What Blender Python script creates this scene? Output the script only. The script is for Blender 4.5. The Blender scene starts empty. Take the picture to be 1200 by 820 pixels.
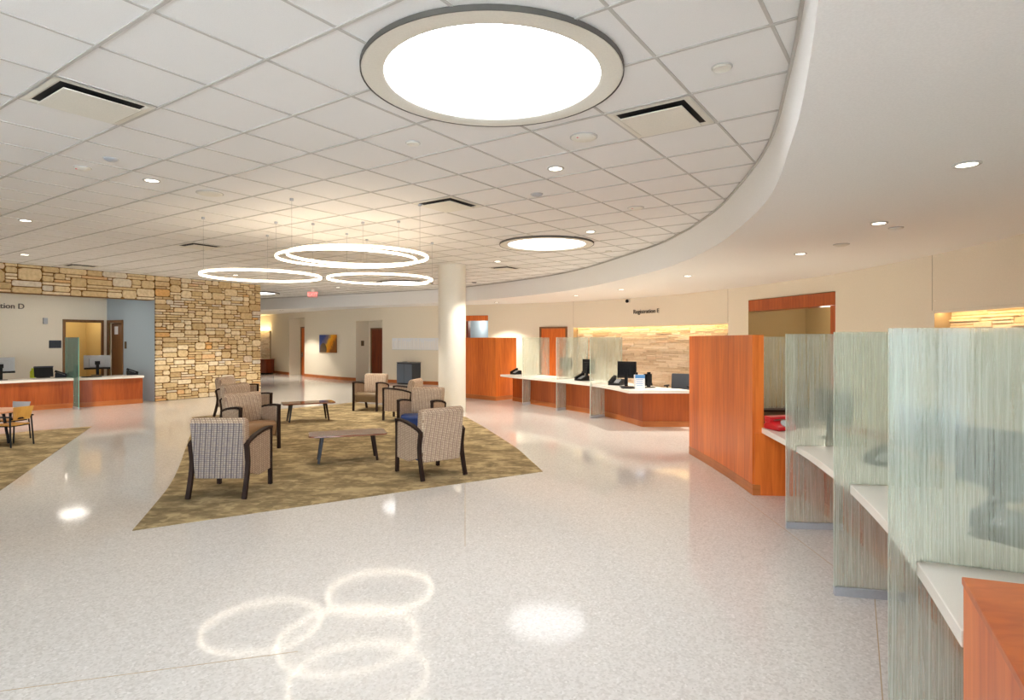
import bpy, bmesh, math, random
from mathutils import Vector, Matrix
R = random.Random(7)
C = bpy.context.scene.collection
CAM, FX, HY = 1.75, 700.0, 397.5          # eye height, focal length in pixels, horizon row of the 1200x820 frame
CEIL, SOF = 3.54, 3.04

def at(px, py, h=0.0):                     # point of the plane at height h seen at a pixel
    y = FX*(h-CAM)/(HY-py)
    return Vector(((px-600)/FX*y, y, h))
def lin(c): return tuple(((v/255)/12.92 if v/255 <= .04045 else (((v/255)+.055)/1.055)**2.4) for v in c)+(1,)

# ------------------------------------------------------------------ materials
def new_mat(name):
    m = bpy.data.materials.new(name); m.use_nodes = True
    nt = m.node_tree; b = nt.nodes['Principled BSDF']
    return m, nt, b
def nd(nt, t, **kw):
    n = nt.nodes.new(t)
    for k, v in kw.items():
        if k in n.inputs: n.inputs[k].default_value = v
        else: setattr(n, k, v)
    return n
def coords(nt, scale=(1,1,1), kind='Object'):
    tc = nd(nt, 'ShaderNodeTexCoord'); mp = nd(nt, 'ShaderNodeMapping'); mp.inputs['Scale'].default_value = scale
    nt.links.new(tc.outputs[kind], mp.inputs['Vector']); return mp.outputs['Vector']
def ramp(nt, fac, stops):
    r = nd(nt, 'ShaderNodeValToRGB'); e = r.color_ramp.elements
    while len(e) < len(stops): e.new(.5)
    for el, (p, c) in zip(e, stops): el.position = p; el.color = c
    nt.links.new(fac, r.inputs['Fac']); return r.outputs['Color']
def plain(name, rgb, rough=.5, metal=0, bump=0, bscale=80, spec=.5):
    m, nt, b = new_mat(name)
    n = nd(nt, 'ShaderNodeTexNoise'); n.inputs['Scale'].default_value = bscale
    nt.links.new(coords(nt), n.inputs['Vector'])
    c = lin(rgb); lo = tuple(v*.95 for v in c[:3])+(1,)
    nt.links.new(ramp(nt, n.outputs['Fac'], [(.35, lo), (.65, c)]), b.inputs['Base Color'])
    b.inputs['Roughness'].default_value = rough; b.inputs['Metallic'].default_value = metal
    b.inputs['Specular IOR Level'].default_value = spec
    if bump:
        bp = nd(nt, 'ShaderNodeBump'); bp.inputs['Strength'].default_value = bump; bp.inputs['Distance'].default_value = .005
        nt.links.new(n.outputs['Fac'], bp.inputs['Height']); nt.links.new(bp.outputs['Normal'], b.inputs['Normal'])
    return m
def emit(name, rgb, s):
    m, nt, b = new_mat(name)
    b.inputs['Base Color'].default_value = lin((235,235,232))
    b.inputs['Emission Color'].default_value = lin(rgb); b.inputs['Emission Strength'].default_value = s
    return m
def wood(name, a, b_, rough=.35, sc=(9,9,.7)):
    m, nt, b = new_mat(name)
    n = nd(nt, 'ShaderNodeTexNoise'); n.inputs['Scale'].default_value = 2.2; n.inputs['Detail'].default_value = 8; n.inputs['Distortion'].default_value = .6
    nt.links.new(coords(nt, sc), n.inputs['Vector'])
    n2 = nd(nt, 'ShaderNodeTexNoise'); n2.inputs['Scale'].default_value = 1.0
    nt.links.new(coords(nt, (2.2,2.2,.05)), n2.inputs['Vector'])
    mx = nd(nt, 'ShaderNodeMath'); mx.operation = 'ADD'
    h = nd(nt, 'ShaderNodeMath'); h.operation = 'MULTIPLY'; h.inputs[1].default_value = .5
    h2 = nd(nt, 'ShaderNodeMath'); h2.operation = 'MULTIPLY'; h2.inputs[1].default_value = .5
    nt.links.new(n.outputs['Fac'], h.inputs[0]); nt.links.new(n2.outputs['Fac'], h2.inputs[0])
    nt.links.new(h.outputs[0], mx.inputs[0]); nt.links.new(h2.outputs[0], mx.inputs[1])
    nt.links.new(ramp(nt, mx.outputs[0], [(.36, lin(a)), (.62, lin(b_))]), b.inputs['Base Color'])
    b.inputs['Roughness'].default_value = rough
    return m
def terrazzo():
    m, nt, b = new_mat('terrazzo')
    v = nd(nt, 'ShaderNodeTexVoronoi'); v.inputs['Scale'].default_value = 75
    nt.links.new(coords(nt), v.inputs['Vector'])
    chips = ramp(nt, v.outputs['Color'], [(.0, lin((224,219,212))), (.18, lin((204,198,191))), (.45, lin((217,212,205))), (.8, lin((224,219,213))), (1, lin((236,232,227)))])
    n = nd(nt, 'ShaderNodeTexVoronoi'); n.inputs['Scale'].default_value = 26
    nt.links.new(coords(nt), n.inputs['Vector'])
    dk = ramp(nt, n.outputs['Distance'], [(.05, (1,1,1,1)), (.09, (0,0,0,1))])
    pick = ramp(nt, n.outputs['Color'], [(.80, (0,0,0,1)), (.86, (1,1,1,1))])
    mu = nd(nt, 'ShaderNodeMath'); mu.operation = 'MULTIPLY'
    nt.links.new(dk, mu.inputs[0]); nt.links.new(pick, mu.inputs[1])
    mx = nd(nt, 'ShaderNodeMix', data_type='RGBA')
    nt.links.new(mu.outputs[0], mx.inputs['Factor']); nt.links.new(chips, mx.inputs[6]); mx.inputs[7].default_value = lin((120,110,105))
    big = nd(nt, 'ShaderNodeTexNoise'); big.inputs['Scale'].default_value = .5
    nt.links.new(coords(nt), big.inputs['Vector'])
    nt.links.new(mx.outputs[2], b.inputs['Base Color'])
    r = nd(nt, 'ShaderNodeMapRange'); r.inputs['To Min'].default_value = .06; r.inputs['To Max'].default_value = .09
    nt.links.new(big.outputs['Fac'], r.inputs['Value']); nt.links.new(r.outputs[0], b.inputs['Roughness'])
    b.inputs['IOR'].default_value = 1.38
    return m
def carpet_mat():
    m, nt, b = new_mat('carpet_pile')
    n = nd(nt, 'ShaderNodeTexNoise'); n.inputs['Scale'].default_value = 2.6; n.inputs['Detail'].default_value = 7; n.inputs['Roughness'].default_value = .62; n.inputs['Distortion'].default_value = .4
    nt.links.new(coords(nt, (1,1.25,1)), n.inputs['Vector'])
    v = nd(nt, 'ShaderNodeTexVoronoi'); v.inputs['Scale'].default_value = 9; v.distance = 'MANHATTAN'
    nt.links.new(coords(nt, (1,1.6,1)), v.inputs['Vector'])
    vv = nd(nt, 'ShaderNodeSeparateColor'); nt.links.new(v.outputs['Color'], vv.inputs[0])
    mm = nd(nt, 'ShaderNodeMath'); mm.operation = 'MULTIPLY_ADD'; mm.inputs[1].default_value = .16
    nt.links.new(vv.outputs[0], mm.inputs[0]); nt.links.new(n.outputs['Fac'], mm.inputs[2])
    nt.links.new(ramp(nt, mm.outputs[0], [(.36, lin((124,109,80))), (.52, lin((144,126,93))), (.6, lin((160,140,105))), (.70, lin((190,169,128)))]), b.inputs['Base Color'])
    f = nd(nt, 'ShaderNodeTexNoise'); f.inputs['Scale'].default_value = 300
    nt.links.new(coords(nt), f.inputs['Vector'])
    bp = nd(nt, 'ShaderNodeBump'); bp.inputs['Strength'].default_value = .5; bp.inputs['Distance'].default_value = .004
    nt.links.new(f.outputs['Fac'], bp.inputs['Height']); nt.links.new(bp.outputs['Normal'], b.inputs['Normal'])
    b.inputs['Roughness'].default_value = .95; b.inputs['Specular IOR Level'].default_value = .1
    return m
def fabric(name, a, b_, line, band):
    m, nt, b = new_mat(name)
    tc = nd(nt, 'ShaderNodeTexCoord'); sp = nd(nt, 'ShaderNodeSeparateXYZ'); nt.links.new(tc.outputs['Object'], sp.inputs[0])
    ad = nd(nt, 'ShaderNodeMath'); ad.operation = 'ADD'
    nt.links.new(sp.outputs[0], ad.inputs[0]); nt.links.new(sp.outputs[1], ad.inputs[1])
    cb = nd(nt, 'ShaderNodeCombineXYZ'); nt.links.new(ad.outputs[0], cb.inputs[0]); nt.links.new(sp.outputs[2], cb.inputs[1])
    br = nd(nt, 'ShaderNodeTexBrick'); br.offset = 0; br.offset_frequency = 2
    br.inputs['Scale'].default_value = 1; br.inputs['Brick Width'].default_value = .030; br.inputs['Row Height'].default_value = .017
    br.inputs['Mortar Size'].default_value = .003; br.inputs['Mortar Smooth'].default_value = .3
    br.inputs['Color1'].default_value = lin(a); br.inputs['Color2'].default_value = lin(b_); br.inputs['Mortar'].default_value = lin(line)
    nt.links.new(cb.outputs[0], br.inputs['Vector'])
    mo = nd(nt, 'ShaderNodeMath'); mo.operation = 'FRACT'; sc = nd(nt, 'ShaderNodeMath'); sc.operation = 'MULTIPLY'; sc.inputs[1].default_value = 1/.060
    nt.links.new(ad.outputs[0], sc.inputs[0]); nt.links.new(sc.outputs[0], mo.inputs[0])
    st = nd(nt, 'ShaderNodeMath'); st.operation = 'LESS_THAN'; st.inputs[1].default_value = .20
    nt.links.new(mo.outputs[0], st.inputs[0])
    s2 = nd(nt, 'ShaderNodeMath'); s2.operation = 'MULTIPLY'; s2.inputs[1].default_value = .65; nt.links.new(st.outputs[0], s2.inputs[0])
    mx = nd(nt, 'ShaderNodeMix', data_type='RGBA'); nt.links.new(s2.outputs[0], mx.inputs['Factor'])
    nt.links.new(br.outputs['Color'], mx.inputs[6]); mx.inputs[7].default_value = lin(band)
    nt.links.new(mx.outputs[2], b.inputs['Base Color']); b.inputs['Roughness'].default_value = .9; b.inputs['Specular IOR Level'].default_value = .15
    return m
def stone_mat(name, stops, fac=.5):
    m, nt, b = new_mat(name)
    at_ = nd(nt, 'ShaderNodeAttribute'); at_.attribute_name = 'tone'
    col = ramp(nt, at_.outputs['Fac'], stops)
    n = nd(nt, 'ShaderNodeTexNoise'); n.inputs['Scale'].default_value = 14; n.inputs['Detail'].default_value = 6
    nt.links.new(coords(nt), n.inputs['Vector'])
    mx = nd(nt, 'ShaderNodeMix', data_type='RGBA', blend_type='MULTIPLY'); mx.inputs['Factor'].default_value = fac
    nt.links.new(col, mx.inputs[6]); nt.links.new(ramp(nt, n.outputs['Fac'], [(.3, (.62,.55,.45,1)), (.62, (1,1,1,1))]), mx.inputs[7])
    nt.links.new(mx.outputs[2], b.inputs['Base Color']); b.inputs['Roughness'].default_value = .85
    bp = nd(nt, 'ShaderNodeBump'); bp.inputs['Strength'].default_value = .6; bp.inputs['Distance'].default_value = .02
    nt.links.new(n.outputs['Fac'], bp.inputs['Height']); nt.links.new(bp.outputs['Normal'], b.inputs['Normal'])
    return m
def etched_glass(name, tint, lo, hi):
    m, nt, b = new_mat(name); out = nt.nodes['Material Output']; nt.nodes.remove(b)
    n = nd(nt, 'ShaderNodeTexNoise'); n.inputs['Scale'].default_value = 1; n.inputs['Detail'].default_value = 3; n.inputs['Roughness'].default_value = .65
    nt.links.new(coords(nt, (120,1,1.1)), n.inputs['Vector'])
    n2 = nd(nt, 'ShaderNodeTexNoise'); n2.inputs['Scale'].default_value = 1; n2.inputs['Detail'].default_value = 2
    nt.links.new(coords(nt, (7,1,.5)), n2.inputs['Vector'])
    ml = nd(nt, 'ShaderNodeMath'); ml.operation = 'MULTIPLY_ADD'; ml.inputs[1].default_value = .30
    nt.links.new(n2.outputs['Fac'], ml.inputs[0]); nt.links.new(n.outputs['Fac'], ml.inputs[2])
    mr = nd(nt, 'ShaderNodeMapRange'); mr.inputs['From Min'].default_value = .50; mr.inputs['From Max'].default_value = .80
    mr.inputs['To Min'].default_value = lo; mr.inputs['To Max'].default_value = hi
    nt.links.new(ml.outputs[0], mr.inputs['Value'])
    tr = nd(nt, 'ShaderNodeBsdfTransparent'); tr.inputs[0].default_value = (.93,.97,.945,1)
    df = nd(nt, 'ShaderNodeBsdfDiffuse'); df.inputs[0].default_value = lin(tint)
    tl = nd(nt, 'ShaderNodeBsdfTranslucent'); tl.inputs[0].default_value = lin(tint)
    m1 = nd(nt, 'ShaderNodeMixShader'); m1.inputs[0].default_value = .45
    nt.links.new(df.outputs[0], m1.inputs[1]); nt.links.new(tl.outputs[0], m1.inputs[2])
    m2 = nd(nt, 'ShaderNodeMixShader'); nt.links.new(mr.outputs[0], m2.inputs[0])
    nt.links.new(tr.outputs[0], m2.inputs[1]); nt.links.new(m1.outputs[0], m2.inputs[2])
    gl = nd(nt, 'ShaderNodeBsdfGlossy'); gl.inputs['Roughness'].default_value = .08
    fr = nd(nt, 'ShaderNodeFresnel'); fr.inputs['IOR'].default_value = 1.2
    m3 = nd(nt, 'ShaderNodeMixShader'); nt.links.new(fr.outputs[0], m3.inputs[0])
    nt.links.new(m2.outputs[0], m3.inputs[1]); nt.links.new(gl.outputs[0], m3.inputs[2])
    nt.links.new(m3.outputs[0], out.inputs['Surface'])
    return m
def picture_mat():
    m, nt, b = new_mat('landscape_print')
    v = coords(nt)
    sp = nd(nt, 'ShaderNodeSeparateXYZ'); nt.links.new(v, sp.inputs[0])
    n = nd(nt, 'ShaderNodeTexNoise'); n.inputs['Scale'].default_value = 6; nt.links.new(v, n.inputs['Vector'])
    a = nd(nt, 'ShaderNodeMath'); a.operation = 'MULTIPLY_ADD'; a.inputs[1].default_value = .5; nt.links.new(n.outputs['Fac'], a.inputs[0])
    s = nd(nt, 'ShaderNodeMath'); s.operation = 'SUBTRACT'; nt.links.new(sp.outputs[0], s.inputs[0]); nt.links.new(sp.outputs[2], s.inputs[1])
    nt.links.new(s.outputs[0], a.inputs[2])
    o = nd(nt, 'ShaderNodeMapRange'); o.inputs['From Min'].default_value = -.5; o.inputs['From Max'].default_value = 1.0
    nt.links.new(a.outputs[0], o.inputs['Value'])
    nt.links.new(ramp(nt, o.outputs[0], [(.1, lin((60,80,150))), (.35, lin((140,120,130))), (.5, lin((250,190,40))), (.72, lin((240,150,20))), (.9, lin((140,80,20)))]), b.inputs['Base Color'])
    b.inputs['Roughness'].default_value = .5
    return m

M = dict(
 floor=terrazzo(), carpet=carpet_mat(),
 wall=plain('beige_paint', (238,227,206), .8), white=plain('white_paint', (242,240,237), .85),
 tile=plain('acoustic_tile', (236,234,231), .95, bump=.15, bscale=220), grid=plain('grid_metal', (194,190,184), .6),
 column=plain('column_paint', (234,228,214), .6), trimw=plain('white_metal', (226,222,210), .5), grey=plain('grey_gap', (96,92,86), .8),
 dark=plain('dark_void', (28,26,24), .8), black=plain('black_plastic', (26,26,28), .45), charcoal=plain('charcoal_metal', (70,74,80), .45),
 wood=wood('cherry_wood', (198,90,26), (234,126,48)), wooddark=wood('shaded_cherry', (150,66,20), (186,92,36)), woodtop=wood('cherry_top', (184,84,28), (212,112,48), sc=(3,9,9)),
 base=wood('cherry_kick', (170,92,40), (196,116,58), sc=(1,1,12)), browndoor=wood('brown_door', (112,78,48), (138,98,62)), darkdoor=wood('dark_red_door', (92,38,16), (140,58,22)),
 espresso=wood('espresso_frame', (34,22,17), (50,34,26), .6), walnut=wood('walnut_top', (108,64,46), (146,96,72), .10, (1.2,14,14)),
 quartz=plain('pale_quartz', (246,240,230), .25, bscale=200), brownlow=plain('brown_panel', (96,76,52), .6),
 fab=fabric('tan_weave', (212,190,164), (192,170,146), (140,114,94), (142,116,104)),
 fabblue=fabric('daylight_tint_weave', (182,166,148), (158,146,142), (96,84,78), (84,74,80)),  # chair weave with the cool daylight on the backs mixed into its colour
 tan=plain('tan_leather', (150,116,82), .45, bump=.1), navy=plain('navy_leather', (34,58,112), .4, bump=.1), olive=plain('olive_leather', (120,98,70), .45, bump=.1),
 yel=wood('honey_plywood', (206,146,56), (226,170,80), .4), pinkwood=wood('maple_laminate', (206,140,98), (222,160,118), .35, (1,9,9)), palegrey=plain('pale_grey_plastic', (184,186,190), .45),
 silver=plain('silver_plastic', (176,178,182), .35), steel=plain('brushed_steel', (150,150,150), .3, 1), red=plain('red_plastic', (206,24,34), .3), lime=plain('lime_plastic', (196,206,40), .35), blue=plain('blue_card', (86,150,214), .5),
 paper=plain('white_card', (236,238,242), .6), letter=plain('bronze_letters', (104,96,84), .5), olivewall=plain('olive_paint', (176,152,104), .8), ochre=plain('ochre_paint', (200,172,108), .8), bluewall=plain('pale_blue_paint', (176,190,200), .75), slate=plain('slate_panel', (96,106,120), .4),
 stone=stone_mat('limestone', [(0, lin((196,166,120))), (.2, lin((218,190,142))), (.5, lin((230,206,162))), (.8, lin((238,220,186))), (.93, lin((220,208,190))), (1, lin((230,178,110)))]),
 mortar=plain('mortar', (128,92,44), .95, bump=.3), ledger=stone_mat('ledger_stone', [(0, lin((218,196,166))), (.4, lin((236,218,192))), (.8, lin((246,232,212))), (1, lin((230,204,176)))], .22),
 joint=plain('wall_joint', (196,184,162), .9), gap=plain('shadow_gap', (182,160,130), .95),
 glass=etched_glass('etched_glass', (234,241,230), .15, .42), glassg=etched_glass('green_glass', (176,226,210), .32, .5), edge=plain('glass_edge', (214,232,218), .2), edgeg=plain('green_glass_edge', (128,196,176), .2),
 skynear=emit('bright_skylight_diffuser', (244,249,255), 9.5), sky=emit('skylight_diffuser', (250,252,255), 2.3), added_uplight=emit('added_ring_uplight', (255,232,200), 11.0), ring=emit('ring_diffuser', (255,240,216), 8.0), panel=emit('light_panel', (255,248,236), 6.0), lamp=emit('lamp_lens', (255,246,228), 4.0), cove=emit('cove_led', (255,222,158), 8.0), exitred=emit('exit_letters', (255,40,40), 2.5), exitbody=plain('exit_body', (226,190,186), .5), picture=picture_mat(),
)

M['walnut'].node_tree.nodes['Principled BSDF'].inputs['Coat Weight'].default_value = .7
for k_ in ('espresso', 'black', 'charcoal'): M[k_].node_tree.nodes['Principled BSDF'].inputs['Specular IOR Level'].default_value = .18
# ------------------------------------------------------------------ mesh helpers
def box(bm, c, s, rz=0, ry=0, rx=0):
    mat = Matrix.Translation(c) @ Matrix.Rotation(rz, 4, 'Z') @ Matrix.Rotation(ry, 4, 'Y') @ Matrix.Rotation(rx, 4, 'X') @ Matrix.Diagonal((*s, 1))
    bmesh.ops.create_cube(bm, size=1, matrix=mat); return bm
def prism(bm, pts, z0, z1):
    lo = [bm.verts.new((p[0], p[1], z0)) for p in pts]; hi = [bm.verts.new((p[0], p[1], z1)) for p in pts]
    n = len(pts); bm.faces.new(lo[::-1]); bm.faces.new(hi)
    for i in range(n): bm.faces.new((lo[i], lo[(i+1)%n], hi[(i+1)%n], hi[i]))
    return bm
def prof(bm, pts, x0, x1):                 # profile in the YZ plane pushed along X
    a = [bm.verts.new((x0, p[0], p[1])) for p in pts]; b = [bm.verts.new((x1, p[0], p[1])) for p in pts]
    n = len(pts); bm.faces.new(a); bm.faces.new(b[::-1])
    for i in range(n): bm.faces.new((b[i], b[(i+1)%n], a[(i+1)%n], a[i]))
    return bm
def band(bm, inner, outer, z0, z1):        # strip between two polylines, as a solid
    n = len(inner)
    g = [[bm.verts.new((p[0], p[1], z)) for p in L] for L in (inner, outer) for z in (z0, z1)]
    il, ih, ol, oh = g
    for i in range(n-1):
        bm.faces.new((ih[i], ih[i+1], oh[i+1], oh[i])); bm.faces.new((il[i+1], il[i], ol[i], ol[i+1]))
        bm.faces.new((il[i], il[i+1], ih[i+1], ih[i])); bm.faces.new((ol[i+1], ol[i], oh[i], oh[i+1]))
    bm.faces.new((il[0], ih[0], oh[0], ol[0])); bm.faces.new((ih[-1], il[-1], ol[-1], oh[-1]))
    return bm
def strip(bm, path, t, x0, x1):            # bent bar of thickness t lying in the YZ plane
    L, Rr = [], []
    for i, p in enumerate(path):
        a = Vector(path[max(i-1, 0)]); b = Vector(path[min(i+1, len(path)-1)]); d = (b-a).normalized(); n = Vector((-d.y, d.x))*t/2
        L.append(Vector(p)+n); Rr.append(Vector(p)-n)
    q = [[bm.verts.new((x, p.x, p.y)) for p in S] for S in (L, Rr) for x in (x0, x1)]
    a, b, c, d = q; n = len(path)
    for i in range(n-1):
        bm.faces.new((a[i], a[i+1], b[i+1], b[i])); bm.faces.new((c[i+1], c[i], d[i], d[i+1]))
        bm.faces.new((a[i+1], a[i], c[i], c[i+1])); bm.faces.new((b[i], b[i+1], d[i+1], d[i]))
    bm.faces.new((a[0], b[0], d[0], c[0])); bm.faces.new((b[-1], a[-1], c[-1], d[-1]))
    return bm
def tube(bm, p, q, r, r2=None, seg=10):
    p, q = Vector(p), Vector(q); d = q-p
    mat = Matrix.Translation((p+q)/2) @ d.to_track_quat('Z', 'Y').to_matrix().to_4x4()
    bmesh.ops.create_cone(bm, cap_ends=True, segments=seg, radius1=r, radius2=r if r2 is None else r2, depth=d.length, matrix=mat); return bm
def lathe(bm, pr, c=(0,0,0), seg=32, closed=False):
    rows = []
    for k in range(seg):
        a = 2*math.pi*k/seg
        rows.append([bm.verts.new((c[0]+r*math.cos(a), c[1]+r*math.sin(a), c[2]+z)) for r, z in pr])
    n = len(pr)
    for k in range(seg):
        A, B = rows[k], rows[(k+1)%seg]
        for i in range(n if closed else n-1):
            j = (i+1)%n; bm.faces.new((A[i], B[i], B[j], A[j]))
    if not closed:
        for i in (0, n-1):
            if pr[i][0] > 1e-4: bm.faces.new([r[i] for r in rows])
    return bm
def B(): return bmesh.new()
def obj(name, bm, mat, parent=None, smooth=False, bevel=0, seg=2):
    bmesh.ops.recalc_face_normals(bm, faces=bm.faces)
    me = bpy.data.meshes.new(name); bm.to_mesh(me); bm.free()
    me.materials.append(M[mat] if isinstance(mat, str) else mat)
    o = bpy.data.objects.new(name, me); C.objects.link(o)
    if parent: o.parent = parent
    if smooth:
        for p in me.polygons: p.use_smooth = True
        me.set_sharp_from_angle(angle=math.radians(38))
    if bevel:
        md = o.modifiers.new('bevel', 'BEVEL'); md.width = bevel; md.segments = seg; md.limit_method = 'ANGLE'; md.angle_limit = math.radians(32)
        md.harden_normals = False
        for p in me.polygons: p.use_smooth = True
        me.set_sharp_from_angle(angle=math.radians(60))
    return o
def tag(o, label, cat, group=None):
    o['label'] = label; o['category'] = cat
    if group: o['group'] = group
    return o
def thing(name, label, cat, loc=(0,0,0), rz=0, group=None):
    o = bpy.data.objects.new(name, None); C.objects.link(o); o.empty_display_size = .1
    o.location = loc; o.rotation_euler = (0,0,rz); return tag(o, label, cat, group)
def struct(name, bm, mat, parent=None, **kw):
    o = obj(name, bm, mat, parent, **kw)
    if not parent: o['kind'] = 'structure'
    return o
def kids(o): return [c for c in bpy.data.objects if c.parent == o]
def dup(root, loc, rz, label, group=None):
    r = root.copy(); C.objects.link(r); r.location = loc; r.rotation_euler = (0,0,rz); r['label'] = label
    if group: r['group'] = group
    for ch in kids(root):
        c = ch.copy(); C.objects.link(c); c.parent = r
        for g in kids(ch):
            d = g.copy(); C.objects.link(d); d.parent = c
    return r
def remat(root, name, mat):
    for ch in kids(root):
        for c in [ch]+kids(ch):
            if c.name.split('.')[0] == name:
                c.material_slots[0].link = 'OBJECT'; c.material_slots[0].material = M[mat]
def text_mesh(name, s, size, loc, rot, mat, parent=None, depth=.012, align='CENTER'):
    cu = bpy.data.curves.new(name+'_curve', 'FONT'); cu.body = s; cu.size = size; cu.extrude = depth; cu.align_x = align; cu.align_y = 'CENTER'
    t = bpy.data.objects.new(name+'_curve', cu); C.objects.link(t)
    me = bpy.data.meshes.new_from_object(t.evaluated_get(bpy.context.evaluated_depsgraph_get()))
    bpy.data.objects.remove(t); bpy.data.curves.remove(cu)
    me.materials.clear(); me.materials.append(M[mat]); me.name = name
    o = bpy.data.objects.new(name, me); C.objects.link(o); o.location = loc; o.rotation_euler = rot
    if parent: o.parent = parent
    return o

# ------------------------------------------------------------------ plan curves
def spline(pts, step=.25):
    P = [Vector(p) for p in pts]; out = []
    P = [2*P[0]-P[1]]+P+[2*P[-1]-P[-2]]
    for i in range(1, len(P)-2):
        a, b, c, d = P[i-1:i+3]; n = max(2, int((c-b).length/step))
        for k in range(n):
            t = k/n
            out.append(.5*((2*b)+(c-a)*t+(2*a-5*b+4*c-d)*t*t+(3*b-a-3*c+d)*t**3))
    out.append(P[-2]); return out
def offset(poly, d):                       # to the left of travel for positive d
    out = []
    for i, p in enumerate(poly):
        t = (poly[min(i+1, len(poly)-1)]-poly[max(i-1, 0)]).normalized(); out.append(p+Vector((-t.y, t.x))*d)
    return out
WALL = spline([(-16,34.6),(-12.65,31.2),(-9.83,28.2),(-6.9,25.4),(-2.84,22.9),(-.9,22.1),(1.85,20.7),(4.2,18.2),(5.45,15.5),(5.95,13.9),(6.38,11.8),(6.45,9.3),(6.25,7.29),(5.7,5),(4.7,2.5),(3.2,0),(1.2,-2.4)])
EDGE = spline([(-19,29.6),(-14.5,27.8),(-10.8,26),(-7.2,24),(-3.05,21.4),(-1.2,19.8),(1.38,16),(2.62,11.7),(2.83,9.9),(2.84,9.1),(2.77,7.86),(2.5,6.16),(2.26,5.15),(1.89,4.08),(1.54,3.15),(.9,1.7),(0,0),(-1.4,-2.2),(-3.6,-5)])
def on_wall(px):
    r = (px-600)/FX
    for i in range(len(WALL)-1):
        a, b = WALL[i], WALL[i+1]
        fa, fb = a.x-r*a.y, b.x-r*b.y
        if fa <= 0 <= fb and a.y > 0:
            p = a.lerp(b, fa/(fa-fb)); t = (b-a).normalized(); return p, t, Vector((t.y, -t.x)), i+fa/(fa-fb)
    raise ValueError(px)

# ------------------------------------------------------------------ floor and ceiling
fb = B(); prism(fb, [(-24,-7),(9,-7),(9,36),(-24,36)], -.1, 0); struct('floor', fb, 'floor')
jb = B()
for a, b in ((at(1025,700), at(1036,840)), (at(1025,700), (2.55,6.6,0)), (at(545,640), at(545,553)), ((-6,2.0,0), (-1.2,3.35,0))):
    a, b = Vector(a).to_2d(), Vector(b).to_2d(); n = (b-a).normalized(); n = Vector((-n.y, n.x))*.003
    prism(jb, [a+n, a-n, b-n, b+n], 0, .0008)
struct('joint_strip', jb, 'gap', bpy.data.objects['floor'])
cb = B(); prism(cb, [(-24,-7),(9,-7),(9,36),(-24,36)], CEIL, CEIL+.1); ceiling = struct('ceiling', cb, 'tile')
VA, VB, TILE = Vector((-.8246,.5658)), Vector((.5658,.8246)), .689
def cell(i, j): return VA*(.014+TILE*i)+VB*(.19+TILE*j)          # corner of tile (i, j)
gb = B(); ang = math.atan2(VA.y, VA.x)
for j in range(-4, 46):
    c = VB*(.19+TILE*j)+VA*9
    box(gb, (c.x, c.y, CEIL-.004), (34, .022, .008), ang)
for i in range(-10, 40):
    c = VA*(.014+TILE*i)+VB*13
    box(gb, (c.x, c.y, CEIL-.003), (.020, 34, .006), ang)
for v in list(gb.verts):
    pass
struct('grid', gb, 'grid', ceiling)
# lowered soffit: its face hangs from the tile ceiling along EDGE and its underside runs back to the curved wall
sb = B(); lo = EDGE
outer = [Vector((8.5, -7)), Vector((8.5, 36)), Vector((-22, 36)), Vector((-22, 31))]
poly = list(EDGE)+[Vector((-3.6,-7)), Vector((8.9,-7)), Vector((8.9,35.9)), Vector((-19,35.9))]
prism(sb, poly, SOF, CEIL-.01); struct('ceiling', sb, 'white', smooth=True)
eb = B(); band(eb, offset(EDGE, .0), offset(EDGE, -.02), CEIL-.03, CEIL-.009); struct('trim_1', eb, 'grid')

# ------------------------------------------------------------------ curved wall with openings
OPEN = [(339,356.7,0,2.78,'a'),(417,448,0,2.52,'b'),(546,572,0,2.64,'c'),(672,853,.30,2.19,'n'),(877,979,0,2.70,'d'),(1095,1330,.30,2.19,'m')]
marks = []
for (l, r, z0, z1, k) in OPEN: marks.append((on_wall(l)[3], on_wall(r)[3], z0, z1, k))
ss = sorted(set([float(i) for i in range(len(WALL))]+[m[0] for m in marks]+[m[1] for m in marks]))
def wpt(s):
    i = min(int(s), len(WALL)-2); return WALL[i].lerp(WALL[i+1], s-i)
def wpart(sa, sbb, name):
    wb = B()
    for a, b in zip(ss[:-1], ss[1:]):
        if a < sa-1e-6 or b > sbb+1e-6: continue
        spans = [(0, SOF+.05)]
        for (l, r, z0, z1, k) in marks:
            if a >= l-1e-6 and b <= r+1e-6: spans = [(z1, SOF+.05)]+([(0, z0)] if z0 > 0 else [])
        p, q = wpt(a), wpt(b)
        for z0, z1 in spans:
            v = [wb.verts.new((*x, z)) for x, z in ((p, z0), (q, z0), (q, z1), (p, z1))]; wb.faces.new(v)
    bmesh.ops.remove_doubles(wb, verts=wb.verts, dist=1e-4)
    for f in wb.faces: pass
    return struct(name, wb, 'wall', smooth=True)
split = on_wall(853)[3]
wpart(0, split, 'wall_back'); wpart(split, len(WALL)-1, 'wall_right')
# vertical expansion joints
for k, px in enumerate((672, 853, 1092.5)):
    p, t, n, s = on_wall(px); z0 = 2.19
    b = B(); q = p+n*.002; box(b, (q.x, q.y, (z0+SOF)/2), (.010, .006, SOF-z0), math.atan2(t.y, t.x)); struct('trim_%d' % (k+2), b, 'joint')
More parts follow.
